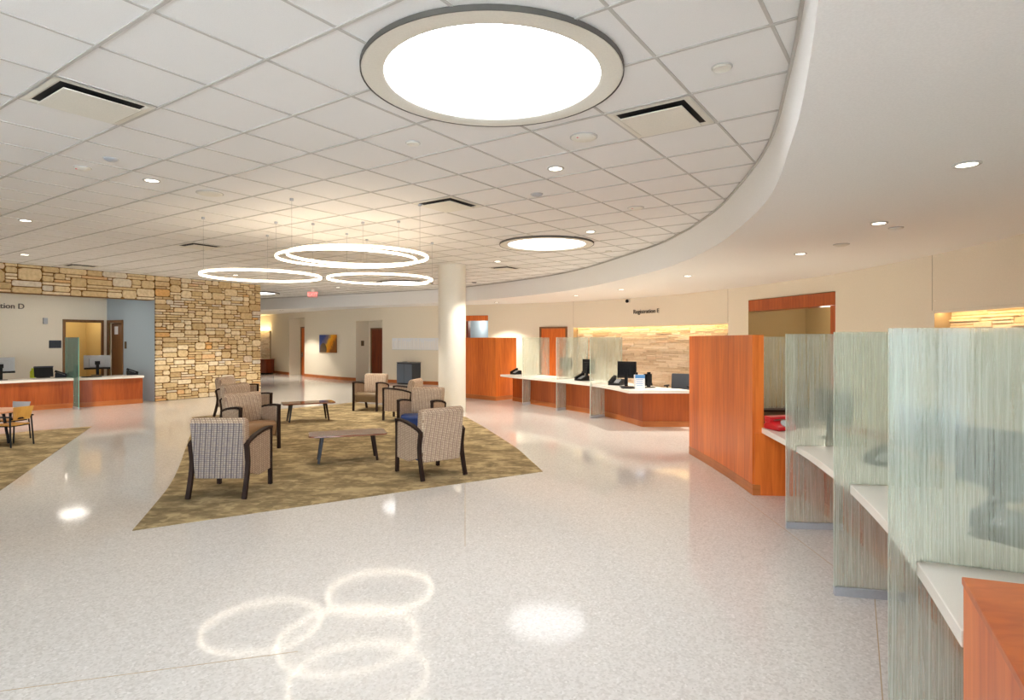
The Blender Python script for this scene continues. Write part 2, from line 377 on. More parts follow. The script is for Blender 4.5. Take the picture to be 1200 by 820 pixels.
# baseboard, broken at the openings
bb = B(); run = []
def flush(run):
    if len(run) > 1: band(bb, run, [r+Vector((0,0)) for r in offset(run, -.018)], .001, .13)
cut = [m for m in marks if m[2] == 0]+[(on_wall(634)[3], on_wall(664)[3], 0, 2.2, 'e')]
for s in sorted(set(ss+[c[0] for c in cut]+[c[1] for c in cut])):
    if any(l+1e-6 < s < r-1e-6 for l, r, *_ in cut): continue
    run.append(wpt(s))
    if any(abs(s-l) < 1e-6 for l, *_ in cut): flush(run); run = []
flush(run); struct('baseboard_back', bb, 'base')

def alcove(k, depth, ms='wall', mb='wall', mc=None, name='wall_alcove'):
    l, r, z0, z1, _ = [m for m in marks if m[4] == k][0]
    p, q = wpt(l), wpt(r); t = (q-p).normalized(); n = Vector((-t.y, t.x))      # n points away from the room
    a, b = p+n*depth, q+n*depth
    w = B()
    for u, v in ((p, a), (b, q)):
        w.faces.new([w.verts.new((*x, z)) for x, z in ((u, z0), (v, z0), (v, z1), (u, z1))])
    w.faces.new([w.verts.new((*x, z)) for x, z in ((a, z0), (b, z0), (b, z1), (a, z1))])
    w.faces.new([w.verts.new((*x, z1)) for x in (p, q, b, a)])
    if z0 > 0: w.faces.new([w.verts.new((*x, z0)) for x in (p, q, b, a)])
    struct(name, w, ms)
    return p, q, t, n
def leaf(name, c, t, w, h, mat, frame=None, handle=-1, knob='steel'):          # hinged door with frame and lever handle; t runs along it
    rz = math.atan2(t.y, t.x)
    d = bpy.data.objects.new(name, None); C.objects.link(d); d.location = (c.x, c.y, 0); d.rotation_euler = (0,0,rz); d['kind'] = 'structure'
    b = B(); box(b, (0,0,h/2), (w, .045, h)); obj('leaf', b, mat, d, bevel=.004)
    if frame:
        b = B()
        for s in (-1, 1): box(b, (s*(w/2+.03), 0, (h+.06)/2), (.06, .12, h+.06))
        box(b, (0, 0, h+.03), (w+.0, .12, .06)); obj('door_frame', b, frame, d, bevel=.004)
    b = B(); x = handle*(w/2-.08)
    tube(b, (x, 0, 1.0), (x, -.075, 1.0), .012); tube(b, (x, -.07, 1.0), (x-handle*.12, -.07, 1.0), .011); lathe(b, [(.03,-.12),(.03,.12)], (x,-.022,1.0), 4)
    obj('handle', b, knob, d); return d
p, q, t, n = alcove('a', .5, name='wall_recess')
c = p.lerp(q, .58)+n*.44; leaf('door_1', c, t, min(1.0, (q-p).length*.74), 2.3, 'wood', 'browndoor')
p, q, t, n = alcove('b', .72, name='wall_recess')
c = p.lerp(q, .55)+n*.66; leaf('door_2', c, t, (q-p).length*.72, 2.17, 'darkdoor', 'browndoor', handle=1)
b = B(); box(b, (0,0,0), (.02,.16,.22)); rz = math.atan2(t.y, t.x); sg = tag(obj('room_sign', b, 'brownlow', bevel=.004), 'small brown room sign inside the doorway left of the recycling bin', 'sign')
w = p+n*.36+t*.014; sg.location = (w.x, w.y, 1.58); sg.rotation_euler = (0,0,rz)
p, q, t, n = alcove('c', 2.6, 'bluewall', name='wall_passage'); rz = math.atan2(t.y, t.x)
b = B(); w = p.lerp(q, .5); box(b, (w.x+n.x*.1, w.y+n.y*.1, 2.64-.1), ((q-p).length-.01, .2, .19), rz); struct('trim_5', b, 'wood')
b = B(); w = p+t*.05; box(b, (w.x+n.x*.1, w.y+n.y*.1, 1.22), (.09, .2, 2.43), rz); struct('trim_6', b, 'darkdoor')
c = p.lerp(q, .82)+n*2.5; leaf('door_3', c, t, .62, 2.13, 'darkdoor', 'browndoor')
p, q, t, n = alcove('d', 1.6, 'olivewall', name='wall_office'); rz = math.atan2(t.y, t.x); L = (q-p).length
b = B(); w = p.lerp(q, .5)+n*.22; box(b, (w.x, w.y, 2.70-.14), (L-.02, .44, .26), rz); struct('trim_7', b, 'wooddark')
b = B()
for s in (1,):
    w = p.lerp(q, s)-t*.07+n*.22; box(b, (w.x, w.y, 1.21), (.13, .44, 2.42), rz)
struct('trim_8', b, 'wooddark')
b = B(); w = p.lerp(q, .93)+n*1.56; box(b, (0,0,0), (.16,.05,.35)); o = tag(obj('wall_clock_box', b, 'brownlow', bevel=.006), 'small dark brown wall box seen through the wood framed opening', 'wall box'); o.name = 'wall_box'
o.location = (w.x, w.y, 1.98); o.rotation_euler = (0,0,rz)
# flat door in the curved wall
p, t, n, s = on_wall(649); leaf('door_4', p+n*.01, t, .98, 2.13, 'wood', 'browndoor', handle=1)

# ------------------------------------------------------------------ stonework
def pack(W, H, cw, ch, ws, hs, rng):
    nx, ny = int(round(W/cw)), int(round(H/ch)); occ = [[0]*nx for _ in range(ny)]; out = []
    for j in range(ny):
        for i in range(nx):
            if occ[j][i]: continue
            w, h = rng.choice(ws), rng.choice(hs); w = min(w, nx-i); h = min(h, ny-j)
            ww = 0
            while ww < w and not occ[j][i+ww]: ww += 1
            w = ww
            if h > w: h = max(1, w)
            for y in range(j, j+h):
                for x in range(i, i+w): occ[y][x] = 1
            out.append((i*W/nx, j*H/ny, w*W/nx, h*H/ny))
    return out
def stones(rects, gap, dmin, dmax, mat, parent, name, frame, cut=.25):
    bm = B(); tone = []
    for (x, z, w, h) in rects:
        g = gap*(.7+R.random()*.8); x0, x1, z0, z1 = x+g, x+w-g, z+g, z+h-g
        k = min(x1-x0, z1-z0)*cut; d = R.uniform(dmin, dmax)
        j = lambda: R.uniform(.25, 1)*k
        o = [(x0+j(), z0), (x1-j(), z0), (x1, z0+j()), (x1, z1-j()), (x1-j(), z1), (x0+j(), z1), (x0, z1-j()), (x0, z0+j())]
        cx, cz = (x0+x1)/2, (z0+z1)/2
        ins = [(cx+(a-cx)*(1-2*.012/max(.05, w)), cz+(b-cz)*(1-2*.010/max(.05, h))) for a, b in o]
        a = [bm.verts.new(frame(u, v, 0)) for u, v in o]; m_ = [bm.verts.new(frame(u, v, d*.65)) for u, v in o]; e = [bm.verts.new(frame(u, v, d)) for u, v in ins]
        tt = R.random()
        for i in range(8):
            n_ = (i+1)%8
            bm.faces.new((a[i], a[n_], m_[n_], m_[i])); bm.faces.new((m_[i], m_[n_], e[n_], e[i])); tone += [tt, tt]
        bm.faces.new(e); tone.append(tt)
    o_ = obj(name, bm, mat, parent)
    at_ = o_.data.attributes.new('tone', 'FLOAT', 'FACE')
    at_.data.foreach_set('value', tone)
    return o_
S0, SD = Vector((-10.05,16.8)), Vector((.53,.848)).normalized(); SN = Vector((SD.y, -SD.x))       # stone wall corner, direction, towards the room
SL = 3.36
b = B(); a, c = S0+SD*.03, S0+SD*SL; prism(b, [a+SN*-.01, c-SN*.01, c-SN*.32, a-SN*.32], 0, CEIL); ws = struct('wall_stone', b, 'mortar')
fr = lambda u, v, d: (*(S0+SD*u+SN*(d-.012)), v)
stones(pack(SL, CEIL, .105, .072, [2,2,3,3,4,4], [1,1,1,2,2,3], R), .0085, .02, .045, 'stone', ws, 'stone_face', fr, .34)
HL = 6.5; H0 = S0-SD*HL
b = B(); prism(b, [H0-SN*.01, S0-SN*.01, S0-SN*.4, H0-SN*.4], 2.85, CEIL); wh = struct('wall_header', b, 'mortar')
fr2 = lambda u, v, d: (*(H0+SD*u+SN*(d-.012)), 2.85+v)
stones(pack(HL, CEIL-2.85, .12, .0765, [2,3,3,4,5,5], [1,1,1,2,2,3,4], R), .009, .02, .045, 'stone', wh, 'stone_face', fr2, .34)
# niches of ledger stone with a warm cove light
def niche(k, name, cov):
    l, r, z0, z1, _ = [m for m in marks if m[4] == k][0]
    pts = [wpt(l)]+[wpt(s) for s in ss if l < s < r]+[wpt(r)]
    back = offset(pts, .28); w = B()
    for A, D in ((pts, back),):
        for i in range(len(pts)-1):
            w.faces.new([w.verts.new((*x, z1)) for x in (A[i], A[i+1], D[i+1], D[i])]); w.faces.new([w.verts.new((*x, z0)) for x in (A[i], D[i], D[i+1], A[i+1])])
            w.faces.new([w.verts.new((*x, z)) for x, z in ((D[i], z0), (D[i+1], z0), (D[i+1], z1), (D[i], z1))])
    for i in (0, -1): w.faces.new([w.verts.new((*x, z)) for x, z in ((pts[i], z0), (back[i], z0), (back[i], z1), (pts[i], z1))])
    nw = struct(name, w, 'gap')
    cum = [0]
    for i in range(len(back)-1): cum.append(cum[-1]+(back[i+1]-back[i]).length)
    def f(u, v, d):
        i = 0
        while i < len(cum)-2 and cum[i+1] < u: i += 1
        tt = (u-cum[i])/(cum[i+1]-cum[i]); p = back[i].lerp(back[i+1], tt); tn = (back[i+1]-back[i]).normalized()
        p = p+Vector((tn.y, -tn.x))*(d+.002); return (p.x, p.y, z0+v)
    stones(pack(cum[-1], z1-z0, .13, .0463, [2,3,4,5,6], [1,1,1,1,2], R), .0015, .03, .075, 'ledger', nw, 'stone_face', f, .08)
    b = B(); band(b, offset(pts, .002), offset(pts, .02), z1-.045, z1-.001); struct('trim_%d' % (20+cov), b, 'wall')
    b = B(); band(b, offset(pts, .05), offset(pts, .12), z1-.03, z1-.006)
    return nw, b
nw, lb = niche('n', 'wall_niche', 1); tag(obj('cove_light', lb, 'cove'), 'warm cove light strip along top of the stone niche below the registration lettering', 'light strip')
nw2, lb = niche('m', 'wall_niche', 2); tag(obj('cove_light', lb, 'cove'), 'warm cove light strip in the stone niche behind nearest glass screen', 'light strip')

# ------------------------------------------------------------------ left reception recess
PN = -SN                                                             # away from the room
IC = S0+PN*2.75                                                      # inner corner
def vquad(pts, z0, z1): 
    w = B(); a, c = pts; w.faces.new([w.verts.new((*x, z)) for x, z in ((a, z0), (c, z0), (c, z1), (a, z1))]); return w
def ratio_on(o, d, px):
    r = (px-600)/FX; return (r*o.y-o.x)/(d.x-r*d.y)
RH = 2.99
u0, u1 = ratio_on(IC, -SD, 121), ratio_on(IC, -SD, 73.5)             # door opening on the back wall, distances from the corner leftwards
w = B()
def addq(w, a, c, z0, z1): w.faces.new([w.verts.new((*x, z)) for x, z in ((a, z0), (c, z0), (c, z1), (a, z1))])
addq(w, IC, IC-SD*u0, 0, RH); addq(w, IC-SD*u0, IC-SD*u1, 2.28, RH); addq(w, IC-SD*u1, IC-SD*9, 0, RH); struct('wall_reception', w, 'wall')
e0, e1 = ratio_on(IC, -PN, 126.5), ratio_on(IC, -PN, 144.5)
w = B(); addq(w, IC, IC-PN*e0, 0, RH); addq(w, IC-PN*e0, IC-PN*e1, 2.28, RH); addq(w, IC-PN*e1, S0, 0, RH); struct('wall_return', w, 'bluewall')
w = B(); w.faces.new([w.verts.new((*x, RH)) for x in (S0+PN*.3, IC, IC-SD*9, S0-SD*9+PN*.3)]); 
struct('ceiling', w, 'white')
# rooms behind the two doorways
w = B(); A0, A1 = IC-SD*(u0-.2), IC-SD*(u1+1.2)
addq(w, A0+PN*1.6, A1+PN*1.6, 0, 2.7); addq(w, A0, A0+PN*1.6, 0, 2.7); addq(w, A1, A1+PN*1.6, 0, 2.7); w.faces.new([w.verts.new((*x, 2.7)) for x in (A0, A1, A1+PN*1.6, A0+PN*1.6)]); struct('wall_backroom', w, 'ochre')
def frame3(o, d, a, c, h, mat, name, nn):
    b = B(); rz = math.atan2(d.y, d.x)
    for s in (a+.03, c-.03):
        p = o+d*s+nn*.01; box(b, (p.x, p.y, h/2), (.07, .05, h), rz)
    p = o+d*(a+c)/2+nn*.01; box(b, (p.x, p.y, h-.04), (abs(c-a)+.01, .048, .08), rz); return struct(name, b, mat, bevel=.004)
frame3(IC, -SD, u0, u1, 2.33, 'browndoor', 'door_5', -PN); frame3(IC, -PN, e0, e1, 2.33, 'browndoor', 'door_6', -SD)
p = IC-PN*((e0+e1)/2)+SD*.1; d = leaf('door_7', p, PN, abs(e1-e0)-.12, 2.24, 'browndoor', None, handle=1)
p = IC-SD*(u1-.22)+PN*1.5; b = B(); box(b, (p.x, p.y, 1.85), (.5,.06,.9), math.atan2(SD.y, SD.x)); tag(obj('wall_panel', b, 'wooddark', bevel=.005), 'orange wood panel on the ochre wall beyond the left reception doorway', 'panel')
# lettering, sign plate, switch, sconce, paper
def flat(o, d, px, h, nn, off): p = o+d*ratio_on(o, d, px)+nn*off; return Vector((p.x, p.y, h))
rzw = math.atan2(SD.y, SD.x)
p = IC-SD*ratio_on(IC, -SD, 28.5)-PN*.02
t_ = text_mesh('wall_lettering', 'Registration D', .205, (p.x, p.y, 2.65), (math.pi/2, 0, rzw), 'letter', align='RIGHT'); tag(t_, 'dark letters reading Registration D above the left reception desk', 'lettering')
def plate(name, px, h, s, mat, label, cat, base, dr, nn):
    p = flat(base, dr, px, h, nn, s[1]/2+.002); b = B(); box(b, (0,0,0), s); o = tag(obj(name, b, mat, bevel=.004), label, cat); o.location = p; o.rotation_euler = (0,0,math.atan2(dr.y, dr.x)); return o
plate('room_sign', 64.5, 1.61, (.30,.015,.22), 'charcoal', 'grey plate sign on beige wall left of the ochre doorway', 'sign', IC, -SD, -PN)
plate('wall_sensor', 52.5, 2.27, (.10,.06,.17), 'silver', 'small pale grey sensor high on wall under the Registration D letters', 'sensor', IC, -SD, -PN)
plate('light_switch', 147.5, 1.58, (.11,.015,.21), 'brownlow', 'small brown plate with switch on pale blue wall right of the brown door', 'switch', IC, -PN, SD*-1 if (SD*-1).dot(S0-IC) > 9 else SD*-1)
b = B(); box(b, (0,0,0), (.20,.01,.24)); o = tag(obj('paper_notice', b, 'paper'), 'white paper notice hung on the brown door by the stone wall', 'notice'); p = IC-PN*ratio_on(IC, -PN, 133.5)-SD*-.0+SD*.065; p = p - SD*.0
o.location = (p.x-SD.x*.0, p.y, 2.02); o.rotation_euler = (0,0,math.atan2(PN.y, PN.x))
# rectangular ceiling light of the recess
p = at(88, 344.0, RH-.02); b = B(); box(b, (p.x, p.y+.1, RH-.015), (1.15,.55,.024), rzw+math.pi/2); rl = thing('ceiling_light', 'rectangular white light panel in the lowered ceiling over the left reception', 'ceiling light')
obj('diffuser', b, 'panel', rl); b = B(); box(b, (p.x, p.y+.1, RH-.006), (1.21,.61,.011), rzw+math.pi/2); obj('frame', b, 'trimw', rl)
# far left wall and the window wall behind the viewer
w = B(); addq(w, IC-SD*9, Vector((-18.5,-7)), 0, CEIL); addq(w, H0, IC-SD*9, 0, CEIL); struct('wall_left', w, 'wall')
w = B(); addq(w, Vector((-18.5,-7)), Vector((-5.5,-7)), 0, CEIL); struct('wall_rear_added', w, 'wall')  # unseen wall added to keep rear daylight off the left side
w = B(); addq(w, Vector((-24,36)), Vector((9,36)), 0, CEIL); addq(w, Vector((-24,36)), Vector((-24,16)), 0, CEIL); struct('wall_far', w, 'wall')
w = B(); addq(w, IC, Vector((-18,24)), 0, CEIL); struct('wall_side', w, 'wall')
for k in range(5):
    x = -5.4+k*2.7; b = B()
    for s in (0, 2.6): box(b, (x+s, -6.9, CEIL/2), (.08,.14,CEIL))
    for z in (.04, 1.1, CEIL-.04): box(b, (x+1.3, -6.9, z), (2.6,.12,.08))
    struct('window_%d' % (k+1), b, 'charcoal')

# ------------------------------------------------------------------ column and carpets
b = B(); lathe(b, [(.33,0),(.33,CEIL)], (-1.45,14.45,0), 48); tag(obj('round_column', b, 'column', smooth=True), 'round cream column rising to the tile ceiling behind the armchairs', 'column')
def px2(l): return [at(x, y).to_2d() for x, y in l]
left = spline(px2([(155,622),(178,595),(198,570),(209,549),(217,527),(223.4,508),(225,489)]), .1)
rightc = spline(px2([(545.5,488.5),(562,497.5),(579,508),(605,525),(620,538),(636,552.5)]), .1)
pts = left+px2([(328,479.5),(384,475),(413.5,471.5),(470,477),(500,480)])+rightc
b = B(); prism(b, pts, .0005, .006); tag(obj('carpet', b, 'carpet'), 'large olive brown patterned carpet under the lounge armchairs', 'carpet')
b = B(); prism(b, px2([(107.5,499.8),(40,505),(0,509),(-150,522),(-260,580),(-330,720),(0,575)]), .0005, .006); tag(obj('carpet', b, 'carpet'), 'olive brown patterned carpet under the children table at left edge', 'carpet')

# ------------------------------------------------------------------ lounge chairs
def make_chair():
    t = thing('lounge_chair', '', 'armchair')
    b = B(); prof(b, [(-.30,.205),(-.318,.45),(-.352,.74),(-.362,.835),(-.345,.875),(-.30,.885),(-.245,.868),(-.215,.81),(-.17,.50),(-.16,.40),(-.24,.21)], -.275, .275)
    for v in b.verts: v.co.x *= 1+.10*max(0, (v.co.z-.2)/.68)
    bk = obj('backrest', b, 'fab', t, bevel=.028, seg=3)
    b = B(); prof(b, [(-.302,.215),(-.320,.45),(-.354,.74),(-.362,.83),(-.370,.828),(-.362,.74),(-.328,.45),(-.310,.215)], -.262, .262)
    for v in b.verts: v.co.x *= 1+.10*max(0, (v.co.z-.2)/.68)
    obj('back_panel', b, 'fab', bk, bevel=.004)
    b = B(); prof(b, [(-.24,.215),(-.24,.415),(-.05,.43),(.2,.455),(.30,.445),(.335,.40),(.335,.33),(.305,.22)], -.272, .272); obj('seat', b, 'tan', t, bevel=.02, seg=3)
    for s in (-1, 1):
        a, c = sorted((s*.280, s*.318))
        b = B(); prof(b, [(-.262,.27),(-.272,.42),(-.295,.60),(-.1,.645),(.15,.672),(.302,.672),(.306,.20),(.0,.19)], a, c); obj('side_panel', b, 'fab', t, bevel=.006)
        a, c = sorted((s*.277, s*.335))
        b = B(); strip(b, [(-.325,.585),(-.27,.618),(-.1,.660),(.1,.688),(.25,.697),(.345,.690)], .03, a, c); obj('armrest', b, 'espresso', t, bevel=.006)
        a, c = sorted((s*.283, s*.330))
        b = B(); strip(b, [(-.375,.006),(-.335,.13),(-.292,.30),(-.282,.40),(-.295,.50),(-.318,.60)], .046, a, c); obj('leg', b, 'espresso', t, bevel=.005)
        b = B(); strip(b, [(.330,.006),(.324,.2),(.322,.50),(.326,.685)], .042, a, c); obj('leg', b, 'espresso', t, bevel=.005)
    return t
proto = make_chair()
G = 'lounge armchairs on the large carpet'
chairs = [
 ((-3.22,6.87), 90, 'tan', 'fabblue', 'patterned armchair nearest the carpet left tip, its lilac grey back to the viewer'),
 ((-4.17,9.52), -41, 'tan', 'fabblue', 'armchair with tan leather seat right behind the nearest left armchair'),
 ((-5.12,11.5), -25, 'tan', 'fabblue', 'middle armchair in the left row, half hidden by the tan leather seat armchair'),
 ((-6.3,13.7), -6, 'tan', 'fabblue', 'farthest armchair of the left row in front of the stone wall'),
 ((-1.07,7.79), 127, 'navy', 'fab', 'tan patterned armchair nearest the carpet right tip, its back to the viewer'),
 ((-1.58,10.5), -103, 'navy', 'fab', 'navy seat armchair facing the viewer in front of the round column'),
 ((-2.39,13.09), 170, 'navy', 'fab', 'armchair turned sideways showing its left arm panel, left of the column'),
 ((-3.48,14.76), -103, 'olive', 'fab', 'armchair with olive brown seat facing the viewer near the grey recycling bin'),
]
for i, ((x, y), phi, seat, bk, lab) in enumerate(chairs):
    if i == 0: t = proto; t.location = (x,y,.006); t.rotation_euler = (0,0,math.radians(phi-90)); t['label'] = lab; t['group'] = G
    else: t = dup(proto, (x,y,.006), math.radians(phi-90), lab, G)
for o in list(bpy.data.objects):
    if o.get('category') == 'armchair':
        s = next(c for c in chairs if c[4] == o['label']); remat(o, 'seat', s[2]); remat(o, 'back_panel', s[3])

# ------------------------------------------------------------------ coffee tables
def rounded(w, d, r, n=6, taper=0):
    out = []
    for cx, cy, a0 in ((w/2-r, d/2-r, 0), (-w/2+r, d/2-r, 90), (-w/2+r, -d/2+r, 180), (w/2-r, -d/2+r, 270)):
        for k in range(n+1):
            a = math.radians(a0+90*k/n); out.append((cx+r*math.cos(a), cy+r*math.sin(a)))
    return [(x, y*(1+taper*x/(w/2))) for x, y in out]
def make_table():
    t = thing('coffee_table', '', 'coffee table')
    b = B(); prism(b, rounded(1.08,.52,.09, taper=.06), .372, .398); obj('tabletop', b, 'walnut', t, bevel=.008)
    for sx in (-1, 1):
        for sy in (-1, 1):
            b = B(); tube(b, (sx*.405, sy*.165, 0.0), (sx*.35, sy*.13, .372), .017, .023, 12); obj('leg', b, 'charcoal' if sx < 0 else 'espresso', t, smooth=True)
    return t
ct = make_table(); ct.location = (-2.38,8.65,.006); ct.rotation_euler = (0,0,math.radians(19.5)); ct['label'] = 'dark wood coffee table nearest the viewer between the armchairs'; ct['group'] = 'coffee tables'
dup(ct, (-4.38,12.83,.006), math.radians(28), 'farther dark wood coffee table toward the stone wall', 'coffee tables')

# ------------------------------------------------------------------ children's table and chairs
kt = thing('children_table', 'low round maple table with black legs at the left picture edge', 'table', (-8.78,9.9,.006))
b = B(); lathe(b, [(.0,.53),(.50,.53),(.515,.535),(.515,.555),(.505,.562),(0,.562)], seg=40); obj('tabletop', b, 'pinkwood', kt, smooth=True)
for k in range(4):
    a = math.radians(20+90*k); b = B(); tube(b, (.36*math.cos(a), .36*math.sin(a), 0), (.28*math.cos(a), .28*math.sin(a), .53), .022, .022); obj('leg', b, 'black', kt, smooth=True)
def kid_chair(bm_mat):
    t = thing('children_chair', '', 'chair')
    b = B(); prism(b, rounded(.36,.34,.07), .345, .360); obj('seat', b, 'yel', t, bevel=.004)
    b = B(); n = 9; f = []
    for k in range(n):
        u = -1+2*k/(n-1); f.append((u*.175*(1), -.165+.03*u*u*-1+.03))
    inn = [Vector((x, y)) for x, y in f]; band(b, inn, [p+Vector((0,-.014)) for p in inn], .43, .645)
    for v in b.verts:
        z = (v.co.z-.43)/.215; v.co.x *= .82+.3*z*(1.15-z*.35) if z < .5 else 1.02; v.co.y -= .04*z
    obj('backrest', b, bm_mat, t, bevel=.004)
    for sx in (-1, 1):
        for sy in (-1, 1):
            b = B(); tube(b, (sx*.20, sy*.19, 0), (sx*.185, sy*.155, .5 if sy < 0 else .48), .012); obj('leg', b, 'black', t, smooth=True)
        b = B(); box(b, (sx*.187, -.01, .488), (.035,.36,.022)); obj('armrest', b, 'black', t, bevel=.006)
    b = B(); box(b, (0,-.150,.455), (.37,.016,.03)); box(b, (0,0,.335), (.35,.30,.016)); obj('frame_rail', b, 'black', t)
    return t
k1 = kid_chair('yel'); k1.location = (-8.2,9.8,.006); k1.rotation_euler = (0,0,math.radians(83)); k1['label'] = 'small honey wood child chair with black arms on the right of the low table'; k1['group'] = 'child chairs'
k2 = dup(k1, (-8.72,10.38,.006), math.radians(172), 'small child chair with pale grey back behind the low table', 'child chairs'); remat(k2, 'backrest', 'palegrey')

# ------------------------------------------------------------------ counters
def counter(name, front, depth, over, lab, ends=None):
    fr_ = spline(front, .2); bk = offset(fr_, -depth)
    b = B(); band(b, fr_, bk, .70, .76); w = tag(obj('worktop', b, 'quartz', bevel=.004), lab+' worktop', 'worktop')
    bf = offset(fr_, -over)
    b = B(); band(b, bf, offset(fr_, -depth+.06), .0, .70); c = thing('counter_base', lab+' base', 'counter')
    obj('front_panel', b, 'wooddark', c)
    b = B(); band(b, offset(bf, .012), offset(bf, .0), .001, .11); obj('kickboard', b, 'base', c)
    return w, c
N_FRONT = [(2.80,6.70),(2.63,5.465),(2.425,4.53),(2.287,4.016),(2.034,3.245),(1.78,2.606),(1.53,2.035)]
# travel towards the viewer keeps the lobby on the right hand, so the worktop grows to the left
def counter_n():
    fr_ = spline(N_FRONT, .2)
    b = B(); band(b, fr_, offset(fr_, .82), .70, .76); tag(obj('worktop', b, 'quartz', bevel=.004), 'pale quartz worktop running under the tall glass screens at right', 'worktop')
    bf = offset(fr_, .42); c = thing('counter_base', 'cherry wood counter base under the nearest glass screens', 'counter')
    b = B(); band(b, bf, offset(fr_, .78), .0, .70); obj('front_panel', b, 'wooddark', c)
    b = B(); band(b, offset(bf, -.012), bf, .001, .11); obj('kickboard', b, 'base', c)
    b = B(); prism(b, [(2.72,6.70),(3.45,6.64),(3.47,6.72),(2.74,6.76)], .0, .70); obj('end_panel', b, 'wood', c)
counter_n()
F_FRONT = [(-.33,16.85),(0,16.25),(.28,15.8),(1.08,14.55),(1.75,13.39),(2.107,12.29),(2.26,11.57)]
def counter_f():
    fr_ = spline(F_FRONT, .2); bk = offset(fr_, .95)
    bk[-1] = Vector((3.5,11.57)); bk[-2] = bk[-2]+Vector((.22,-.05)) if len(bk) > 2 else bk[-2]
    b = B(); band(b, fr_, bk, .70, .76); tag(obj('worktop', b, 'quartz', bevel=.004), 'pale quartz worktop of the far counter before the lit stone niche', 'worktop')
    bf = offset(fr_, .40); bf[-1] = Vector((2.61,11.95)); bf[-2] = Vector((2.56,12.1))
    bk2 = offset(fr_, .9); bk2[-1] = Vector((3.55,11.95)); bk2[-2] = Vector((3.5,12.15))
    c = thing('counter_base', 'cherry wood base of the far counter below three glass screens', 'counter')
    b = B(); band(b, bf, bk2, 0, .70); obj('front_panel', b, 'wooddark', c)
    b = B(); band(b, offset(bf, -.012), bf, .001, .11); box(b, (3.08,11.945,.055), (.95,.02,.108)); obj('kickboard', b, 'base', c)
counter_f()
L_FRONT = [at(169,442.4,.70).to_2d(), at(120,444.6,.70).to_2d(), at(73,446.3,.70).to_2d(), at(0,449.6,.70).to_2d(), at(-70,453.5,.70).to_2d()]
def counter_l():
    fr_ = spline(L_FRONT, .2)
    b = B(); band(b, fr_, offset(fr_, -.75), .70, .76); tag(obj('worktop', b, 'quartz', bevel=.004), 'pale worktop of the left reception desk below Registration D', 'worktop')
    bf = offset(fr_, -.10); c = thing('counter_base', 'cherry wood base of the left reception desk beside the stone wall', 'counter')
    b = B(); band(b, bf, offset(fr_, -.70), 0, .70); obj('front_panel', b, 'wooddark', c)
    b = B(); band(b, offset(bf, .014), bf, .001, .12); obj('kickboard', b, 'base', c)
counter_l()
# tall cherry screens
def screen(label, pts, h, kick=True):
    t = thing('wood_screen', label, 'partition')
    b = B(); prism(b, pts, .12 if kick else 0, h); obj('panel', b, 'wood', t, bevel=.004)
    if kick:
        c = sum((Vector(p) for p in pts), Vector((0,0)))/len(pts)
        b = B(); prism(b, [Vector(p)+(Vector(p)-c).normalized()*.012 for p in pts], .001, .12); obj('kickboard', b, 'base', t, bevel=.003)
    return t
f1 = spline([(2.70,6.71),(2.728,7.5),(2.73,8.3),(2.709,9.135)], .2)
screen('tall cherry wood screen beside the red telephone', list(f1)+[Vector((2.84,9.13)), Vector((2.86,8.3)), Vector((2.858,7.5)), Vector((2.828,6.705))], 1.80)
screen('tall cherry wood screen right of the round column at the far counter end', [(-1.39,17.9),(-.466,17.0),(.13,17.62),(-.79,18.5)], 1.80)
t = thing('wood_cabinet', 'low cherry wood cabinet at the lower right corner in front of the nearest glass', 'cabinet')
q = [Vector((1.50,1.985)), Vector((1.19,1.395)), Vector((.98,1.0))]; k = [p+Vector((.937,-.35))*.62 for p in q]
b = B(); prism(b, [*q, *k[::-1]], 0, .935); obj('body', b, 'wood', t, bevel=.002)
b = B(); prism(b, [p+Vector((-.006,0)) for p in q]+k[::-1], .937, .962); obj('top_panel', b, 'woodtop', t, bevel=.003)

# ------------------------------------------------------------------ glass screens
def glass(label, p0, d, L, u0, ub, mat='glass', edge='edge', z0=.055, top=1.80, thick=.014, group='glass privacy screens'):
    p0, d = Vector(p0), Vector(d).normalized()
    t = thing('glass_screen', label, 'glass screen', (p0.x, p0.y, 0), math.atan2(d.y, d.x), group)
    if u0 is None: outl = [(0,z0),(L,z0),(L,top),(0,top)]
    else: outl = [(0,z0),(ub,z0),(ub,.694),(u0,.694),(u0,.766),(L,.766),(L,top),(0,top)]
    b = B(); h = thick/2
    a = [b.verts.new((u, -h, z)) for u, z in outl]; c = [b.verts.new((u, h, z)) for u, z in outl]; n = len(outl)
    b.faces.new(a); b.faces.new(c[::-1])
    e = []
    for i in range(n): f = b.faces.new((a[i], c[i], c[(i+1)%n], a[(i+1)%n])); f.material_index = 1
    o = obj('pane', b, mat, t); o.data.materials.append(M[edge])
    if u0 is not None:
        b = B(); box(b, (ub/2, 0, .03), (ub, .04, .06)); obj('base_channel', b, 'silver', t, bevel=.003)
    return t
glass('etched glass screen nearest the viewer behind the low cherry cabinet', (1.706,2.708), (.919,-.393), 1.15, .125, .52)
glass('second etched glass screen from the viewer along the right counter', (2.206,4.095), (.976,-.217), 1.15, .105, .52)
glass('third etched glass screen from the viewer, nearest the red telephone', (2.54,5.54), (.99,-.10), 1.1, .09, .50)
glass('leftmost of the three far glass screens, beside the tall cherry screen', (.284,16.0), (.73,.68), 1.03, .05, .45)
glass('middle of the three far glass screens', (1.09,14.67), (.76,.65), 1.13, .05, .45)
glass('rightmost of the three far glass screens, before the lit stone niche', (1.73,13.24), (.79,.61), 1.04, .05, .45)
glass('green glass screen on the left reception desk under Registration D', at(92.5,480.3).to_2d(), (-.75,.66), 1.3, .46, .5, 'glassg', 'edgeg')
cr = thing('credenza', 'low brown cabinet behind the red telephone carrying a glass screen', 'cabinet', (3.62,8.95,0))
